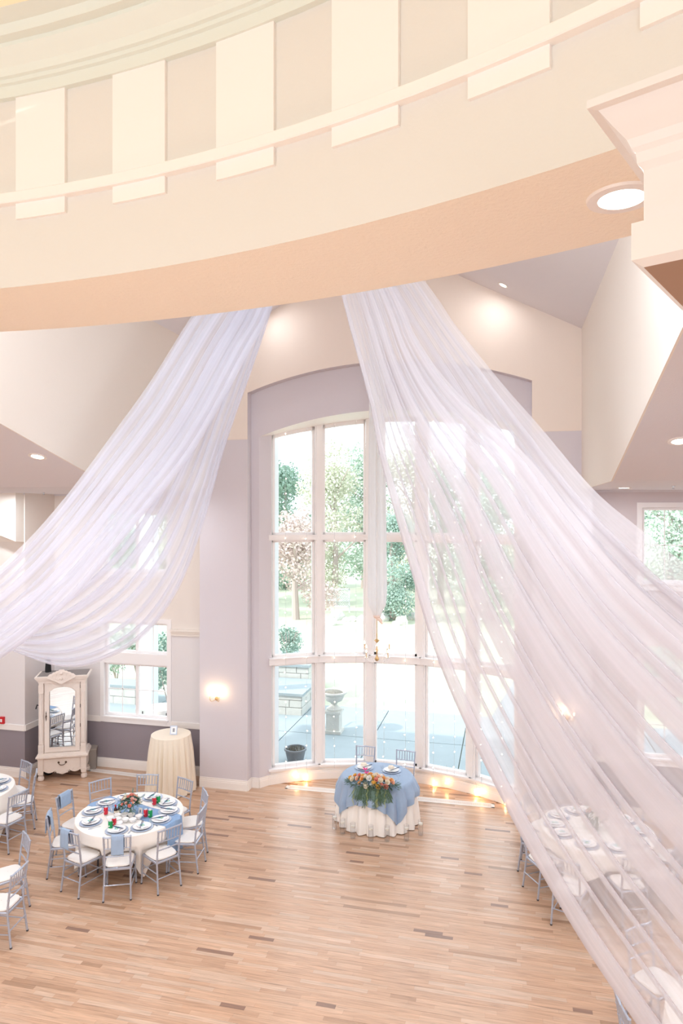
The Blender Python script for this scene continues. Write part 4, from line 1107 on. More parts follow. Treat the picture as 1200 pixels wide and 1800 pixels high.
def centrepiece(px, py, label, seed, tc=None, pos=None):
    r = random.Random(seed)
    x, y = pos if pos else px_on(px, py, H); t = thing('flower_arrangement', label, 'flowers', (x, y, H+.012))
    b = MB(); b.lathe([(.05, 0), (.055, .01), (.055, .11), (.052, .11), (.05, .012), (0, .012)], 20); b.build('glass_vase', M['glass'], t, True)
    b = MB(); b.lathe([(.048, .013), (.048, .07), (0, .07)], 16); b.build('water', M['glass'], t)
    b = MB()
    for k in range(26): a = r.uniform(0, 6.28); q = r.uniform(.2, 1); b.tube([(.03*cos(a+2), .03*sin(a+2), .015), (.02*cos(a), .02*sin(a), .12), (.13*q*cos(a), .13*q*sin(a), .22)], .0018, 4)
    b.build('stems', M['stem'], t)
    b = MB(); bb2 = MB()
    for k in range(330):
        a = r.uniform(0, 6.28); q = sqrt(r.random()); el = r.uniform(-.5, 1.2); p = (.13*q*cos(a), .13*q*sin(a), .14+.1*(1-q)+r.uniform(-.03, .07))
        leaf(b if k % 3 else bb2, p, (cos(a), sin(a), el), r.uniform(.04, .085), r.uniform(.018, .03))
    for a, el, L in ((.5, .5, .22), (2.6, .6, .2), (1.6, 2.2, .2), (4.2, -.2, .18), (5.5, -.3, .2)):
        for i in range(9):
            for s_ in (-1, 1): dd = Vector((cos(a), sin(a), el)).normalized(); leaf(bb2, dd*L*(.4+.08*i)+Vector((0, 0, .16)), (cos(a+s_*1), sin(a+s_*1), el), .035, .015)
    b.build('foliage', M['leafy'], t); bb2.build('eucalyptus', M['leafb'], t)
    for k in range(24):
        a = k*2.4+r.uniform(-.3, .3); q = sqrt((k+.5)/24); c = r.choice(['peach', 'coral', 'cream', 'white', 'blush', 'peach', 'orange', 'white'])
        bloom(t, c, (.15*q*cos(a), .15*q*sin(a), .19+.10*(1-q*q)+r.uniform(-.01, .02)), r.uniform(.02, .036) if k else .04, (cos(a)*q, sin(a)*q, .7))
    return t
centrepiece(229, 1433, 'low arrangement of peach and white roses in a glass vase on the ten-seat table', 11)
# blue cloths over four chair backs
def throw(tc, ang, r, off, label, wd=.17, la=.22, lb=.26, turn=0):
    a = radians(ang); rr = r-.235; x, y = tc[0]+rr*cos(a), tc[1]+rr*sin(a); face = a+pi
    b = MB(); yb_ = -.25; t_ = .017
    def f(u, v):
        s = -la+(la+lb)*u; xx = off+(v-.5)*wd*(1+.12*abs(s)); rip = .004*sin(v*16+s*4)
        if s < -.02: return (xx, yb_+t_+.014+rip+(-s)*.08, .925+s)
        if s > .02: return (xx, yb_-t_-.008+rip-.0*s, .925-s)
        return (xx, yb_+.003-(s/.02)*t_*.9, .925+.006*cos(s/.02*1.5))
    b.grid(f, 30, 10); o = b.build('draped_cloth', M['cloth_b'], None, True); o.location = (x, y, 0); o.rotation_euler = (0, 0, face-pi/2)
    m_ = o.modifiers.new('s', 'SOLIDIFY'); m_.thickness = .008; m_.offset = 1
    return tag(o, label, 'cloth', 'blue cloths over chair backs')
throw(T1, -69, 1.10, .02, 'grey-blue cloth over the back of the nearest chair at the ten-seat table')
throw(T1, -108, 1.10, -.07, 'grey-blue cloth over the chair back next nearest the camera, armoire side', wd=.18)
throw(T1, 176, 1.24, .0, 'light blue cloth spread over the sideways chair back by the armoire', wd=.24, la=.2, lb=.24)
throw(T1, -149, 1.17, .02, 'light blue cloth hanging over the edge-on chair back', wd=.2, la=.24, lb=.26)

# ---------------------------------------------------------------- far-left table (cut by the frame)
T2 = (-9.0, 9.80)
for a, r_, lb in ((66, 1.12, 'silver chair behind the cropped blue-runner table, before the grey wainscot'), (33, 1.14, 'silver chiavari chair edge-on beside the black stands'), (-9, 1.28, 'silver chair at the cropped blue-runner table, its back to the dance floor')):
    chair_at_table(T2, a, r_, lb, 'chairs around the cropped table')
round_table_base(T2, R1, H, 'round folding table under the cloth of the cropped table')
cloth('tablecloth', 'white tablecloth on the cropped table beside the armoire', T2, R1, H, square_hem(R1, H, 1.08, radians(40)), M['cloth_w'], flare=lambda a, v: .05*v, pleat=.012, npl=16, dents=[(61, .58, .46), (33, .67, .46), (-9, .81, .46)], seed=5)
runner(T2, H+.001, R1+.01, -.12, .55, .2, .58, 'dusty blue runner hanging to the floor off the cropped table', rot=radians(-22))
setting(T2, H, 15, .6, 'at the visible edge of the cropped table', 'cropped table', fork=False)
setting(T2, H, 50, .6, 'farther back on the cropped table', 'cropped table', fork=False)
# lower-left table just out of the frame: two chairs show
T3 = (-7.3, 7.45)
chair_at_table(T3, 5, 1.22, 'silver chair seen from the side, alone on the open floor, cut by the frame', 'chairs of the nearest cropped table', 3)
chair_at_table(T3, 52, 1.14, 'silver chiavari chair half cut off, behind the lone side-on chair', 'chairs of the nearest cropped table')

# ---------------------------------------------------------------- right tables behind the sheer
T4 = (1.33, 10.82)
ra = [(-148, 1.15, 'nearest the drape edge, legs clear of it'), (172, 1.12, 'toward the window, its foot clear of the sheer'), (-112, 1.5, 'pulled out toward the camera, two legs clear'), (-72, 1.15, 'its back squarely to the camera'), (-34, 1.15, 'at the near side toward the far wall'),
   (2, 1.17, 'on the wall side'), (38, 1.17, 'at the rear toward the aisle window'), (74, 1.17, 'at the rear, second from the aisle window'), (110, 1.17, 'at the rear before the sconce pier'), (142, 1.17, 'at the rear nearest the bay window')]
for a, r_, lb in ra: chair_at_table(T4, a, r_, 'silver chair behind the sheer drape, '+lb, 'chairs around the table behind the drape')
round_table_base(T4, R1, H, 'round folding table under the white cloth behind the sheer drape')
cloth('tablecloth', 'white tablecloth on the round table behind the sheer drape', T4, R1, H, square_hem(R1, H, 1.08, radians(10)), M['cloth_w'], flare=lambda a, v: .05*v*abs(sin(2*(a-radians(10))))**2, pleat=.012, npl=16, dents=[(a, r_-.47, .46) for a, r_, _ in ra], seed=6)
for a, wtxt in zip((-150, -110, -72, -35, 5, 40, 78, 115, 150, -178), ('nearest the drape edge', 'second from the drape edge', 'nearest the camera', 'near side, toward the wall', 'wall side', 'rear, toward the aisle window', 'rear, middle', 'rear, toward the sconce', 'toward the bay window', 'facing the dance floor')):
    setting(T4, H, a, .6, 'at the draped-off table, '+wtxt, 'table behind the drape', chop=False, fork=False)
centrepiece(0, 0, 'pale flower centrepiece seen through the sheer drape', 21, pos=(T4[0], T4[1]))
T5 = (2.3, 7.0)
for a, r_, lb in ((190, 1.25, 'top corner poking past it'), (128, 1.4, 'bright seat showing through'), (80, 1.3, 'between the two tables')):
    chair_at_table(T5, a, r_, 'silver chair at the nearest table behind the drape, '+lb, 'chairs of the nearest table behind the drape')
round_table_base(T5, R1, H, 'round folding table under the nearest cloth behind the drape')
cloth('tablecloth', 'white tablecloth on the nearest table behind the sheer, cut by the frame', T5, R1, H, square_hem(R1, H, 1.08, radians(30)), M['cloth_w'], flare=lambda a, v: .05*v, pleat=.012, npl=16, dents=[(128, .8, .46), (80, .8, .46), (190, .78, .46)], seed=8)

# ---------------------------------------------------------------- sweetheart table
T6 = (-2.24, 12.10); R6 = .63
round_table_base(T6, R6, H, 'small round table hidden under the blue and white cloths by the bay window')
npl = 22
fl6 = lambda a, v: .10*v
cloth('tablecloth', 'floor-length white pleated cloth on the small table by the bay window', T6, R6, H, lambda a: .012, M['cloth_w'], flare=fl6, pleat=.046, npl=npl, nseg=260, seed=12)
def blue_flare(a, v): 
    return .055+.09*v
cloth('tablecloth', 'dusty blue overlay cloth with hanging corners on the small table by the bay window', T6, R6, H+.004, square_hem(R6, H, .885, radians(-52+45)), M['cloth_b'], flare=lambda a, v: .014+.085*min(1, v*1.6), pleat=.046, npl=npl, nseg=260, seed=12)
chair(-2.66, 12.86, -pi/2, 'silver chiavari chair behind the blue table, on the urn side'); 
chair(-1.89, 12.80, -pi/2-.12, 'silver chiavari chair behind the blue table, on the drape side')
def setting6(px, py, where):
    x, y = px_on(px, py, H)
    z = H+.010
    PCH.put((x, y, z), 0, 'silver-blue charger plate '+where, 'charger plates on the blue table'); PPL.put((x, y, z+.0145), 0, 'white dinner plate '+where, 'dinner plates on the blue table')
    b = MB(); b.lathe([(.03, 0), (.06, .02), (.05, .05), (.02, .06), (0, .05)], 10, fn=lambda r_, z_, a: r_*(1+.18*sin(5*a+z_*40))); o = b.build('folded_napkin', M['cloth_cream'], None, True); o.location = (x-.01, y, z+.038); tag(o, 'cream gathered napkin on the plate '+where, 'napkin')
    PCS.put((x+.06, y+.0, z+.04), 1.0, 'dark cutlery pair on the plate '+where)
setting6(640, 1351, 'on the blue table, urn side'); setting6(688, 1356, 'on the blue table, drape side')
def goblet(px, py, label):
    x, y = px_on(px, py, H); t = thing('drinking_glass', label, 'glass', (x, y, H+.011)); b = MB(); b.lathe([(.03, 0), (.03, .004), (.005, .01), (.005, .05), (.03, .075), (.036, .12), (.033, .12), (.027, .078), (0, .06)], 18); b.build('goblet', M['glass'], t, True)
for px, py, lb in ((626, 1362, 'clear goblet beside the bouquet, urn side'), (672, 1358, 'clear goblet between the two plates'), (686, 1368, 'clear goblet in front of the drape-side plate'), (700, 1374, 'clear goblet at the drape end of the bouquet')): goblet(px, py, lb)
# long bouquet cascading over the table front
bq = thing('table_bouquet', 'long cascading bouquet of roses, lilies and greenery on the blue table', 'flowers', (T6[0]+.02, T6[1]-.47, H+.012))
r = random.Random(5); b = MB(); b2 = MB()
for k in range(1100):
    a = r.uniform(0, 6.28); q = sqrt(r.random()); x = .46*q*cos(a); y = -.12+.17*q*sin(a)
    z = .10-.06*q*q+.05*r.random()
    leaf(b if k % 3 else b2, (x, y, z), (cos(a)*1.0+r.uniform(-.6, .6), sin(a)*.8+r.uniform(-.5, .4)-.2, r.uniform(-.4, .7)), r.uniform(.05, .09), r.uniform(.012, .024))
for k in range(64):       # trailing sprays over the edge
    u = r.choice((-.62, -.3, -.05, .1, .22, .55))+r.uniform(-.14, .14); x = u*.40; L = .36*(1-.55*abs(u+.05))*r.uniform(.5, 1.1); lean = u*.12+r.uniform(-.04, .04)
    for i in range(12):
        q = i/12; p = Vector((x+lean*q, -.22-.05*q+r.uniform(-.01, .01), .05-L*q))
        for s_ in (-1, 1): leaf(b if k % 4 else b2, p, (s_*.8+u*.3+r.uniform(-.2, .2), -.45, -.8), .055, .010, up=(0, -1, 0))
b.build('foliage', M['leafy'], bq); b2.build('eucalyptus', M['leafb'], bq)
for u in (-.75, -.15, .25, .3, .62):
    b3 = MB()
    for i in range(16): leaf(b3, (u*.4+.01*sin(i), -.235-.004*i, .03-.017*i), (r.uniform(-.4, .4), -.5, -.8), .035, .012, up=(0, -1, 0))
    b3.build('amaranth_strand', mat('amaranth_green', (168, 176, 110), .7) if 'am' not in M else M['am'], bq)
order = ['cream', 'peach', 'blush', 'coral', 'white', 'white', 'orange', 'peach', 'cream', 'coral', 'yellow', 'white']
for k in range(54):
    a = k*2.39996; q = sqrt((k+.5)/54); c = order[(k*5+k//7) % 12]; x = .40*q*cos(a)+r.uniform(-.015, .015); y = -.12+.145*q*sin(a)
    bloom(bq, c, (x, y, .19-.08*q*q-(.05 if sin(a)*q < -.6 else 0)+r.uniform(-.015, .02)), r.uniform(.032, .052), (cos(a)*q*.8, sin(a)*q-.5, .8))
for u, y, z in ((-.12, -.02, .19), (-.28, -.10, .15), (-.17, .10, .2)):   # pink lilies
    b3 = MB()
    for i in range(6):
        a = i*pi/3; leaf(b3, (0, 0, 0), (cos(a), sin(a)-.2, .55), .075, .034)
    o = b3.build('lily', FM['pink'], bq); o.location = (u, y, z)
# glass cylinders with floating candles on the floor
M['candle'] = mat('candle_wax', (250, 244, 232), .5)
def cyl_proto():
    t = thing('candle_cylinder', 'x', 'candle holder'); b = MB(); b.lathe([(.0, .0), (.043, 0), (.044, .26), (.041, .26), (.040, .012), (0, .012)], 28); b.build('glass_cylinder', M['glass'], t, True, 30)
    b = MB(); b.lathe([(.0395, .013), (.0395, .19), (0, .19)], 24); b.build('water', M['glass'], t, True, 30)
    b = MB(); b.lathe([(.02, .178), (.034, .186), (.034, .212), (.006, .205), (0, .206)], 20); b.build('floating_candle', M['candle'], t, True); return t
PC = Proto(cyl_proto())
for (px, py), lb in zip(((588, 1457), (602, 1466), (620, 1473.5), (651.5, 1478), (680, 1478.5), (714, 1477), (739, 1468.5)), ('outermost on the urn side', 'second from the urn side', 'third from the urn side', 'in the middle, under the bouquet', 'just beyond the middle, toward the drape', 'under the long blue corner', 'outermost on the drape side')):
    x, y = px_on(px, py, 0); PC.put((x, y, .001), 0, 'glass cylinder with floating candle on the floor, '+lb, 'candle cylinders around the blue table')

# ---------------------------------------------------------------- cocktail table
T7 = (-6.45, 12.38)
t = thing('cocktail_table', 'tall cocktail table hidden under the cream cloth', 'table', (T7[0], T7[1], 0)); b = MB(); b.lathe([(.36, 1.06), (.37, 1.075), (.36, 1.09)], 32); b.build('tabletop', M['foot'], t, True); b = MB(); b.tube([(0, 0, .03), (0, 0, 1.06)], .035, 10); b.build('pole', M['foot'], t, True); b = MB(); b.lathe([(.28, 0), (.28, .02), (.05, .04)], 24); b.build('foot_plate', M['foot'], t, True)
cloth('tablecloth', 'cream floor-length cloth on the tall cocktail table by the window', T7, .38, 1.1, lambda a: .012, M['cloth_cream'], flare=lambda a, v: .09*v, pleat=.03, npl=22, nseg=220, seed=14)
t = thing('picture_frame', 'small silver picture frame standing on the cream cocktail table', 'picture frame', (T7[0]+.08, T7[1]-.05, 1.105), radians(12)); m_ = MT((0, 0, 0), rx=-.22)
b = MB()
for lo, hi in (((-.07, -.008, 0), (.07, .008, .018)), ((-.07, -.008, .152), (.07, .008, .17)), ((-.07, -.008, .018), (-.052, .008, .152)), ((.052, -.008, .018), (.07, .008, .152))): b.box(lo, hi, m_)
b.build('frame', M['silver'], t); b = MB(); b.box((-.052, -.003, .018), (.052, .004, .152), m_); b.build('photo_card', M['china'], t); b = MB(); b.box((-.02, -.0045, .05), (.022, -.003, .12), m_); b.build('printed_picture', mat('photo_grey', (150, 150, 156), .5), t); b = MB(); b.box((-.02, .004, 0), (.02, .01, .11), MT((0, .055, 0), rx=.35)); b.build('easel_back', M['foot'], t)

# outdoor table seen through the armoire-side window
round_table_base((-8.30, 15.45), .36, .66, 'small round outdoor table hidden under a white cloth on the patio')
cloth('tablecloth', 'white cloth on the outdoor table beyond the armoire-side window', (-8.30, 15.45), .37, .66, lambda a: .0, M['cloth_w'], flare=lambda a, v: .07*v, pleat=.02, npl=12, nseg=160, seed=31)
# ---------------------------------------------------------------- armoire
M['arm'] = mat('distressed_white_paint', (236, 224, 216), .55, noise=.05, nscale=14, bump=.1, bscale=50); M['armtop'] = mat('weathered_grey_wood', (140, 132, 130), .7, noise=.15, nscale=10)
M['bronze'] = mat('dark_bronze', (92, 70, 54), .4, metal=.7)
M['mirror'] = mat('mirror_glass', (236, 240, 242), .02, metal=1.0)
fl_, fr_ = on(71, 1374, 0), on(147, 1368, 0); dv = Vector((fr_.x-fl_.x, fr_.y-fl_.y)); az = atan2(dv.y, dv.x)
W = dv.length/2+.06; D = .50; mid = (fl_+fr_)/2
ar = thing('armoire', 'carved white distressed armoire with a mirrored door and bun feet', 'armoire', (mid.x, mid.y, 0), az)
def ab(name, fn, m=None, parent=ar, smooth=False):
    q = MB(); fn(q); return fixn(q.build(name, m or M['arm'], parent, smooth))
y0 = .02     # front plane; body extends to +Y
for sx in (-1, 1):
    for yy in (y0+.03, D-.05):
        ab('bun_foot', lambda q: q.lathe([(.03, 0), (.055, .01), (.066, .05), (.055, .09), (.035, .10), (.05, .115), (.055, .13)], 16, c=(sx*(W-.06), yy, 0), fn=lambda r_, z_, a: r_*(1+.04*sin(a*10))), smooth=True)
ab('base_body', lambda q: q.box((-W+.02, y0, .20), (W-.02, D, .48)))
# scalloped apron
ap = [(-W+.02, .22)]; 
NN = 40
lower = []
for i in range(NN+1):
    u = -1+2*i/NN; x = u*(W-.03); e = abs(u)
    z = .115 if e > .93 else (.205-.05*(1-((e-.55)/.25)**2) if .3 < e < .8 else (.20 if e >= .8 else .115+.045*(e/.3)))
    lower.append((x, z))
def apf(q):
    for (xa, za), (xb, zb) in zip(lower, lower[1:]):
        q.add([(xa, y0-.012, za), (xb, y0-.012, zb), (xb, y0-.012, .235), (xa, y0-.012, .235), (xa, y0+.02, za), (xb, y0+.02, zb), (xb, y0+.02, .235), (xa, y0+.02, .235)], [(0,1,2,3), (0,4,5,1), (3,2,6,7), (4,7,6,5)])
ab('scalloped_apron', apf)
def scroll(q, c, s, tw, d=1):
    path = [(c[0]+s*d*(1-.8*k/12)*cos(k*.5+tw), c[1], c[2]+s*(1-.8*k/12)*sin(k*.5+tw)) for k in range(13)]
    q.tube(path, [s*.16*(1-.5*k/12) for k in range(13)], 6)
def carve(q):
    for sx in (-1, 1):
        scroll(q, (sx*.1, y0-.014, .165), .045, 0, sx); scroll(q, (sx*.22, y0-.014, .19), .035, 1.5, sx); scroll(q, (sx*.31, y0-.014, .205), .028, 0, sx)
    q.lathe([(.03, -.01), (.02, .012), (0, .015)], 8, m=MT((0, y0-.01, .15), rx=pi/2))
ab('apron_carving', carve, smooth=True)
ab('drawer', lambda q: (q.box((-W+.13, y0-.012, .235), (W-.13, y0+.01, .445)), ))
dr = bpy.data.objects[-1] if False else None
def handle(q):
    for sx in (-1, 1): q.lathe([(.022, 0), (.02, .008), (.008, .02), (0, .022)], 10, m=MT((sx*.07, y0-.012, .36), rx=pi/2))
    q.tube([(-.07, y0-.03, .36), (-.055, y0-.04, .33), (-.02, y0-.045, .315), (.02, y0-.045, .315), (.055, y0-.04, .33), (.07, y0-.03, .36)], [.007, .006, .008, .008, .006, .007], 8)
ab('drawer_handle', handle, M['bronze'], smooth=True)
for sx in (-1, 1):    # lower corner posts
    ab('corner_post', lambda q: (q.box((sx*(W-.06)-.05, y0-.03, .135), (sx*(W-.06)+.05, y0+.03, .48)), q.box((sx*(W-.06)-.058, y0-.036, .18), (sx*(W-.06)+.058, y0+.0, .21)), q.box((sx*(W-.06)-.056, y0-.036, .43), (sx*(W-.06)+.056, y0+.0, .46))))
def waist(q):
    for z0_, z1_, e in ((.46, .48, .02), (.48, .51, .045), (.51, .53, .03), (.53, .56, .01)): q.box((-W-e+.02, y0-.03-e, z0_), (W+e-.02, D+.0, z1_))
ab('waist_moulding', waist)
ab('upper_body', lambda q: (q.box((-W+.06, y0+.03, .56), (W-.06, D, 2.05))))
HB, HT = .58, 2.0; dx = W-.135; mx0 = dx-.085
mirT = 1.91; mirB = .67
def door(q):
    q.box((-dx, y0+.0, HB), (-mx0, y0+.035, HT)); q.box((mx0, y0+.0, HB), (dx, y0+.035, HT)); q.box((-mx0, y0, HB), (mx0, y0+.035, mirB))
    N = 12
    for i in range(N):
        xa = -mx0+2*mx0*i/N; xb = xa+2*mx0/N
        f = lambda x: mirT-.10+.10*(1-abs(x/mx0)**3.2)
        q.add([(xa, y0, f(xa)), (xb, y0, f(xb)), (xb, y0, HT), (xa, y0, HT), (xa, y0+.035, f(xa)), (xb, y0+.035, f(xb)), (xb, y0+.035, HT), (xa, y0+.035, HT)], [(0,1,2,3), (0,4,5,1), (3,2,6,7), (4,7,6,5)])
dro = ab('door', door)
f = lambda x: mirT-.10+.10*(1-abs(x/mx0)**3.2)
def molding(q):
    pts_ = [(-mx0, y0-.004, mirB)]+[(-mx0+2*mx0*i/12, y0-.004, f(-mx0+2*mx0*i/12)) for i in range(13)]+[(mx0, y0-.004, mirB), (-mx0, y0-.004, mirB)]
    q.tube(pts_, .009, 6)
ab('mirror_bead', molding, parent=dro, smooth=True)
q = MB(); q.box((-mx0-.005, y0+.018, mirB-.005), (mx0+.005, y0+.024, mirT+.005)); q.build('mirror', M['mirror'], dro)
ab('escutcheon', lambda q: (q.lathe([(.0, -.11), (.006, -.08), (.010, -.05), (.006, -.03), (.016, 0), (.006, .03), (.010, .05), (.006, .08), (0, .11)], 8, c=(-dx+.03, y0-.006, 1.32)), q.lathe([(.006, 0), (.012, .02), (0, .03)], 8, m=MT((-dx+.03, y0-.01, 1.30), rx=pi/2))), M['bronze'], dro, True)
for z in (.7, 1.1, 1.5, 1.9): ab('hinge', lambda q: q.lathe([(.006, -.035), (.006, .035)], 6, c=(dx+.006, y0-.003, z)), M['bronze'], dro)
for sx in (-1, 1):
    def pil(q):
        cx_ = sx*(W-.07)
        q.box((cx_-.045, y0-.02, .56), (cx_+.045, y0+.05, 2.03)); q.box((cx_-.052, y0-.03, .56), (cx_+.052, y0+.05, .74)); q.box((cx_-.05, y0-.028, 1.80), (cx_+.05, y0+.05, 1.96))
        q.lathe([(.036, .76), (.034, .9), (.03, 1.7), (.036, 1.76), (.04, 1.8)], 14, c=(cx_, y0-.015, 0), fn=lambda r_, z_, a: r_*(1+.05*sin(a*12)))
        for k in range(4): q.box((cx_-.045, y0-.036, .58+k*.035), (cx_+.045, y0-.03, .60+k*.035)); q.box((cx_-.042, y0-.034, 1.82+k*.035), (cx_+.042, y0-.028, 1.84+k*.035))
    ab('fluted_pilaster', pil)
def cornice(q):
    for z0_, z1_, e in ((2.0, 2.03, .0), (2.03, 2.045, .012), (2.045, 2.06, .005), (2.06, 2.09, .03), (2.09, 2.115, .05), (2.115, 2.14, .06)): q.box((-W-e+.02, y0-.03-e, z0_), (W+e-.02, D+e*.3, z1_))
ab('cornice', cornice)
ab('top_board', lambda q: q.box((-W+.0, y0-.03, 2.14), (W-.0, D-.0, 2.146)), M['armtop'])
def crest(q):
    P_ = []
    for i in range(31):
        u = -1+2*i/30; P_.append((u*.27, .10*(1-abs(u))**.8+.012*abs(sin(u*13))))
    for (xa, za), (xb, zb) in zip(P_, P_[1:]):
        d_ = lambda u: -.13*(1-abs(u)/.27)
        q.add([(xa, y0-.115, 2.12+d_(xa)), (xb, y0-.115, 2.12+d_(xb)), (xb, y0-.10, 2.15+zb*1.3), (xa, y0-.10, 2.15+za*1.3), (xa, y0-.08, 2.12), (xb, y0-.08, 2.12), (xb, y0-.085, 2.15+zb*1.3), (xa, y0-.085, 2.15+za*1.3)], [(0,1,2,3), (0,4,5,1), (3,2,6,7), (4,7,6,5)])
    for sx in (-1, 1):
        for cx_, cz, s_, tw in ((.05, 2.2, .04, 0), (.12, 2.17, .04, 1), (.19, 2.15, .032, 2), (.07, 2.10, .035, 3), (.14, 2.1, .028, 2), (.235, 2.15, .022, 0)): scroll(q, (sx*cx_, y0-.117, cz), s_, tw, sx)
    q.lathe([(.035, 0), (.03, .015), (.012, .025), (0, .026)], 10, m=MT((0, y0-.112, 2.21), rx=pi/2, s=1)); q.lathe([(.03, 0), (.02, .02), (0, .024)], 8, m=MT((0, y0-.114, 2.10), rx=pi/2))
ab('carved_crest', crest, smooth=False)
# black folded stands between armoire and wall
M['black'] = mat('black_metal', (34, 32, 36), .5); M['blackcloth'] = mat('black_bag', (28, 27, 30), .85)
sp_ = on(58, 1374, 0)
t = thing('backdrop_stand', 'folded black tripod stand leaning between the armoire and the wall', 'stand', (sp_.x+.02, sp_.y+.12, 0)); 
for k, (dx_, dy_) in enumerate(((.0, .0), (.07, .06), (-.05, .08), (.03, .14))):
    b = MB(); b.tube([(dx_, dy_, .02), (dx_+.02, dy_+.03, .9), (dx_*.5+.05, dy_+.05, 1.5-.1*k)], [.016, .014, .012], 8); b.build('leg' if k else 'pole', M['black'], t, True)
b = MB(); b.lathe([(.03, 0), (.035, .05), (.02, .08)], 10, c=(.05, .05, 1.45)); b.tube([(.05, .05, 1.5), (-.04, .03, 1.52), (-.06, .02, 1.44)], .014, 8); b.build('clamp_head', M['black'], t, True)
t = thing('backdrop_bag', 'tall black fabric bag standing upright behind the armoire corner', 'bag', (sp_.x+.04, sp_.y+.42, 0)); b = MB(); b.lathe([(.07, 0), (.09, .1), (.08, .8), (.085, 1.4), (.06, 2.2), (.05, 2.42), (0, 2.45)], 14, fn=lambda r_, z_, a: r_*(1+.08*sin(a*3+z_*5))); b.build('bag_body', M['blackcloth'], t, True); b = MB(); b.tube([(.06, -.07, 1.0), (.1, -.11, 1.2), (.06, -.07, 1.4)], .01, 6); b.build('strap', M['blackcloth'], t)
bp = on(161, 1352, 0); t = thing('storage_bin', 'low grey-brown bin half hidden behind the armoire', 'box', (bp.x-.06, bp.y+.10, 0), az); b = MB(); b.box((-.1, -.15, 0), (.1, .1, .42), taper=1.08); b.build('bin_body', mat('taupe_plastic', (150, 142, 136), .7), t); b = MB(); b.box((-.115, -.165, .42), (.115, .115, .45)); b.build('rim', mat('taupe_rim', (170, 160, 152), .7), t)
# red alarm box at the frame edge
p_ = at(-1, 1268, 14.14); t = thing('fire_alarm_box', 'small red fire alarm box on the white wall at the frame edge', 'alarm', (p_.x, YLB, p_.z)); b = MB(); b.box((-.05, -.05, -.07), (.05, 0, .07)); b.build('case', M['redcap'], t); b = MB(); b.box((-.02, -.06, -.03), (.02, -.05, .03)); b.build('lever', M['china'], t)

# ---------------------------------------------------------------- floor registers
def register(p0, p1, wd, label):
    a = Vector((p0.x, p0.y, 0)); c = Vector((p1.x, p1.y, 0)); L = (c-a).length; t = thing('floor_register', label, 'vent', ((a+c)/2)+Vector((0, 0, 0)), atan2(c.y-a.y, c.x-a.x))
    b = MB(); h = .006
    for lo, hi in (((-L/2, -wd/2, 0), (L/2, -wd/2+.03, h)), ((-L/2, wd/2-.03, 0), (L/2, wd/2, h)), ((-L/2, -wd/2, 0), (-L/2+.06, wd/2, h)), ((L/2-.06, -wd/2, 0), (L/2, wd/2, h))): b.box(lo, hi)
    b.build('frame', M['white'], t)
    b = MB(); n_ = int(L/.025)
    for k in range(n_): x = -L/2+.06+(L-.12)*(k+.5)/n_; b.box((x-.007, -wd/2+.03, .0005), (x+.007, wd/2-.03, .005))
    for k in range(5): yy = -wd/2+.03+(wd-.06)*(k+.5)/5; b.box((-L/2+.06, yy-.004, .0005), (L/2-.06, yy+.004, .0045))
    o = b.build('grille_bars', M['trimring'], t); o['kind'] = 'stuff'
register(on(503, 1383, 0), on(869, 1417, 0), .19, 'long white floor vent grille running along the bay window')
register(on(158, 1353, 0), on(263, 1366, 0), .16, 'long white floor vent grille under the armoire-side window')

# ---------------------------------------------------------------- sconces
M['bulb'] = mat('warm_bulb', (255, 236, 200), .4, emit=(255, 214, 150), estr=30); M['gold'] = mat('antique_gold', (206, 176, 130), .35, metal=.6); M['crystal'] = glass_mat('crystal', (1, 1, 1), .16)
M['candlegold'] = mat('candle_sleeve', (232, 204, 170), .5)
def sconce_proto():
    t = thing('wall_sconce', 'x', 'wall light')      # wall at y=0, projects to -Y
    b = MB(); b.lathe([(.04, 0), (.038, .012), (.015, .02), (0, .021)], 14, m=MT((0, 0, 0), rx=pi/2)); b.build('back_plate', M['gold'], t, True)
    for sx in (-1, 1):
        b = MB(); b.tube([(0, -.02, 0), (sx*.04, -.06, -.03), (sx*.08, -.10, -.03), (sx*.10, -.11, .0)], .005, 6); arm = b.build('arm', M['gold'], t, True)
        b = MB(); b.lathe([(.012, 0), (.026, .008), (.028, .012), (.0, .01)], 12, c=(sx*.10, -.11, 0)); b.build('drip_pan', M['crystal'], arm, True)
        b = MB(); b.lathe([(.009, .01), (.009, .075)], 8, c=(sx*.10, -.11, 0)); b.build('candle_sleeve', M['candlegold'], arm, True)
        b = MB(); b.lathe([(.006, .075), (.013, .095), (.008, .12), (0, .135)], 10, c=(sx*.10, -.11, 0)); b.build('bulb', M['bulb'], arm, True)
    b = MB(); rr = random.Random(3)
    for k in range(26):
        x = rr.uniform(-.12, .12); z = rr.uniform(-.10, .0)-.02*(1-abs(x)/.12); y = rr.uniform(-.13, -.05); b.lathe([(0, -.014), (.006, 0), (0, .01)], 5, c=(x, y, z))
    o = b.build('crystal_drops', M['crystal'], t); o['kind'] = 'stuff'
    return t
PS = Proto(sconce_proto())
for px, py, lb in ((381, 1228, 'crystal two-candle wall sconce on the pier nearer the cocktail table'), (997, 1262, 'crystal two-candle wall sconce glowing behind the sheer drape')):
    k = FW+RT*((px-600)/1200); d = YB/k.y; p = at(px, py, d); PS.put((p.x, YB, p.z), 0, lb, 'crystal wall sconces')
    for sx in (-1, 1):
        ld = bpy.data.lights.new('sconce_bulb_light', 'POINT'); ld.energy = 1.6; ld.color = (1, .72, .42); ld.shadow_soft_size = .02; lo = bpy.data.objects.new('sconce_bulb_light', ld); C.objects.link(lo); lo.location = (p.x+sx*.1, YB-.12, p.z+.15)

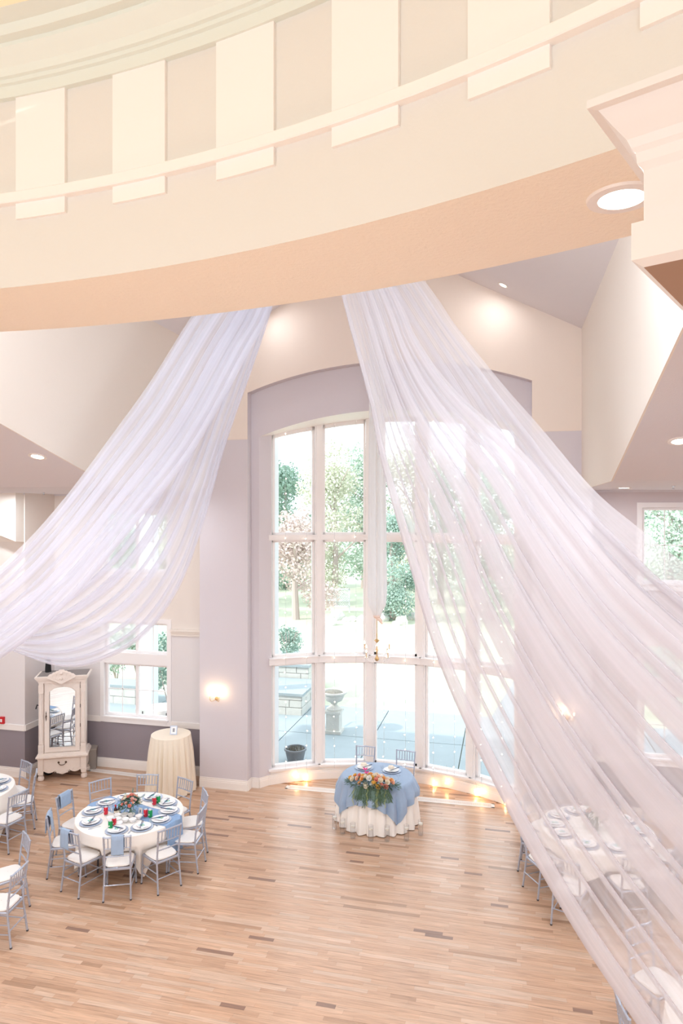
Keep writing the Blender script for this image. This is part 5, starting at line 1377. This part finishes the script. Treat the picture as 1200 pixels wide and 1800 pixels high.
# ---------------------------------------------------------------- chandelier + tulle tube
XC_, YC_ = -2.24, 12.05
t = thing('chandelier', 'small crystal candle chandelier hanging above the blue table', 'chandelier', (XC_, YC_, 2.90))
b = MB(); b.lathe([(.0, -.08), (.03, -.06), (.045, -.03), (.02, 0), (.012, .08), (.03, .12), (.012, .16), (.01, .26), (.05, .30), (.01, .33), (.012, .42), (0, .44)], 14); b.build('body', M['gold'], t, True)
for k in range(8):
    a = k*pi/4+.2; ca, sa = cos(a), sin(a); rr_ = .27 if k % 2 else .22; zb = .0 if k % 2 else .12
    b = MB(); b.tube([(0, 0, zb*.5), (.08*ca, .08*sa, zb-.06), (.18*ca, .18*sa, zb-.05), (rr_*ca, rr_*sa, zb+.02)], .006, 6); am = b.build('arm', M['crystal'], t, True)
    b = MB(); b.lathe([(.01, 0), (.035, .01), (.036, .015), (0, .012)], 12, c=(rr_*ca, rr_*sa, zb+.02)); b.build('drip_pan', M['crystal'], am, True)
    b = MB(); b.lathe([(.010, .01), (.010, .10)], 8, c=(rr_*ca, rr_*sa, zb+.02)); b.build('candle_sleeve', M['candlegold'], am, True)
    b = MB(); b.lathe([(.006, .10), (.012, .12), (0, .155)], 8, c=(rr_*ca, rr_*sa, zb+.02)); b.build('bulb', M['bulb'], am, True)
b = MB(); rr = random.Random(8)
for k in range(90):
    a = rr.uniform(0, 6.28); q = rr.uniform(.03, .28); z = -.02-.07*(1-q/.28)-rr.uniform(0, .05) if k < 60 else rr.uniform(.1, .5)
    if k >= 60: q = .02+.05*rr.random()
    b.lathe([(0, -.02), (.008, 0), (0, .012)], 5, c=(q*cos(a), q*sin(a), z))
o = b.build('crystal_drops', M['crystal'], t); o['kind'] = 'stuff'
b = MB(); b.tube([(0, 0, .42), (0, 0, 1.0), (0, 0, roof_z(XC_)-2.95)], .008, 6); b.build('chain', M['gold'], t)
# gathered tulle tube over the chain
b = MB(); zt = roof_z(XC_)-.14
prof = []
def tf(u, v):
    a = 2*pi*u; z = 3.42+(zt-3.42)*v**1.25
    if v < .02: r_ = .05
    elif v < .10: q = (v-.02)/.08; r_ = .06+.09*q
    else: r_ = .15-.05*((v-.10)/.90)
    if v < .10: z = 3.62+v*2.5
    else: z = 3.87+(zt-3.87)*((v-.1)/.9)
    r_ *= 1+.16*sin(9*a+1)+.07*sin(17*a)
    return (r_*cos(a), r_*sin(a), z)
b.grid(tf, 90, 24, closed_u=True); o = b.build('tulle_chain_cover', M['tulle'], None, True); o.location = (XC_, YC_, 0); tag(o, 'white gathered tulle tube covering the chandelier chain', 'drape')
uvl = o.data.uv_layers.new(name='UVMap')
for lp in o.data.loops:
    co = o.data.vertices[lp.vertex_index].co; uvl.data[lp.index].uv = (atan2(co.y, co.x)/6.28*.5, co.z/7)
b = MB(); b.lathe([(.05, 3.60), (.07, 3.63), (.05, 3.67)], 14); b.tube([(.0, 0, 3.61), (.07, -.02, 3.56), (.10, -.03, 3.50)], [.04, .035, .012], 8); k_ = b.build('tulle_knot', mat('tulle_knot_peach', (244, 222, 210), .8), o, True)

# ---------------------------------------------------------------- string lights in the bay window
M['fairy'] = mat('fairy_bulb', (255, 246, 226), .4, emit=(255, 232, 196), estr=14); M['fairywarm'] = mat('fairy_bulb_warm', (255, 226, 176), .4, emit=(255, 196, 120), estr=30); M['wire'] = mat('clear_wire', (190, 196, 200), .5)
bm_ = MB(); bm_.lathe([(0, -.012), (.010, -.006), (.013, 0), (.010, .006), (0, .012)], 8); fbm = bm_.mesh('fairy_bulb', M['fairy'], True); bm_ = MB(); bm_.lathe([(0, -.014), (.012, -.006), (.015, 0), (.012, .006), (0, .014)], 8); fwm = bm_.mesh('fairy_bulb_warm', M['fairywarm'], True)
names5 = ['first pane column from the armoire side', 'second pane column, over the urn', 'middle pane column', 'fourth pane column, at the drape edge', 'last pane column, behind the drape']
rr = random.Random(17)
for k in range(5):
    p, q2 = VX[k], VX[k+1]; P, Q, u, nn = seg_frame(p, q2); L = (Q-P).length
    for j, fr in enumerate((.30, .72)):
        base = P+u*(L*fr)-nn*.10; zt = oz(base.x)-.06; zb = .36 if (k+j) % 2 else .42
        t = thing('string_light', ('armoire-side' if j == 0 else 'drape-side')+' strand of tiny lights in the '+names5[k], 'string lights', (base.x, base.y, zb), 0, 'light strands in the bay window')
        b = MB(); b.tube([(0, 0, -.1), (.003, 0, (zt-zb)*.4), (0, 0, zt-zb)], .0022, 4); b.build('wire', M['wire'], t)
        b = MB(); b.box((-.012, -.006, zt-zb-.01), (.012, .02, zt-zb+.03)); b.build('hook', M['winwhite'], t)
        z = rr.uniform(0, .1)
        while z < zt-zb:
            o = bpy.data.objects.new('bulb', fbm); C.objects.link(o); o.parent = t; o.location = (rr.uniform(-.02, .02), -.012, z); z += .30
for i, (px, py, n_, lb) in enumerate(((521, 1366, 3, 'warm light bundle by the baseboard at the armoire end of the bay'), (539, 1372, 2, 'warm light touching the floor beside the first post'), (762, 1381, 1, 'single warm light on the floor just past the blue table'), (786, 1377, 2, 'warm light pair on the baseboard past the blue table'), (836, 1402, 2, 'warm light pair on the floor before the fourth post'), (847, 1394, 2, 'warm light pair on the baseboard before the fourth post'), (888, 1420, 1, 'single warm light at the drape-side end of the baseboard'))):
    k = FW+RT*((px-600)/1200); dx_ = k.x; dy_ = k.y
    # intersect the view column with the bay arc, slightly in front of it
    Rr = arcR-.06; A_ = dx_**2+dy_**2; B_ = -2*(dx_*OC+dy_*arcY); C_ = OC**2+arcY**2-Rr**2; d = (-B_+sqrt(B_*B_-4*A_*C_))/(2*A_)
    p = at(px, py, d); z = max(.03, p.z)
    t = thing('string_light_end', lb, 'string lights', (p.x, p.y, z), 0, 'light bundles along the bay baseboard')
    for j in range(n_+1):
        o = bpy.data.objects.new('bulb', fwm); C.objects.link(o); o.parent = t; o.location = (rr.uniform(-.05, .05)*(j > 0), rr.uniform(-.02, .0), rr.uniform(0, .06)*(j > 0))
    b = MB(); b.tube([(0, 0, 0), (.03, .01, .06), (.0, .02, .2), (-.02, .02, .36)], .0022, 4); b.build('wire', M['wire'], t)
    ld = bpy.data.lights.new('fairy_light', 'POINT'); ld.energy = .35; ld.color = (1, .68, .36); ld.shadow_soft_size = .02; lo = bpy.data.objects.new('fairy_light', ld); C.objects.link(lo); lo.location = (p.x, p.y-.03, z+.05)
# sprinkler heads in the aisle ceilings
for x, y, lb in ((*at(77, 862, 1).xy, 's'),):
    pass
def sprinkler(x, y, z, lb):
    t = thing('sprinkler', lb, 'sprinkler', (x, y, z)); b = MB(); b.lathe([(.03, 0), (.03, -.006), (.01, -.008), (.008, -.04)], 12); b.build('stem', M['alu'], t, True); b = MB(); b.lathe([(.018, -.045), (.018, -.041)], 10); b.build('deflector', M['foot'], t)
k = FW+RT*((77-600)/1200); sprinkler(k.x*13.6, k.y*13.6, ZA, 'small ceiling sprinkler head above the armoire corner')
k = FW+RT*((1183-600)/1200); sprinkler(k.x*10.2, k.y*10.2, ZA, 'small ceiling sprinkler head near the upper aisle window')
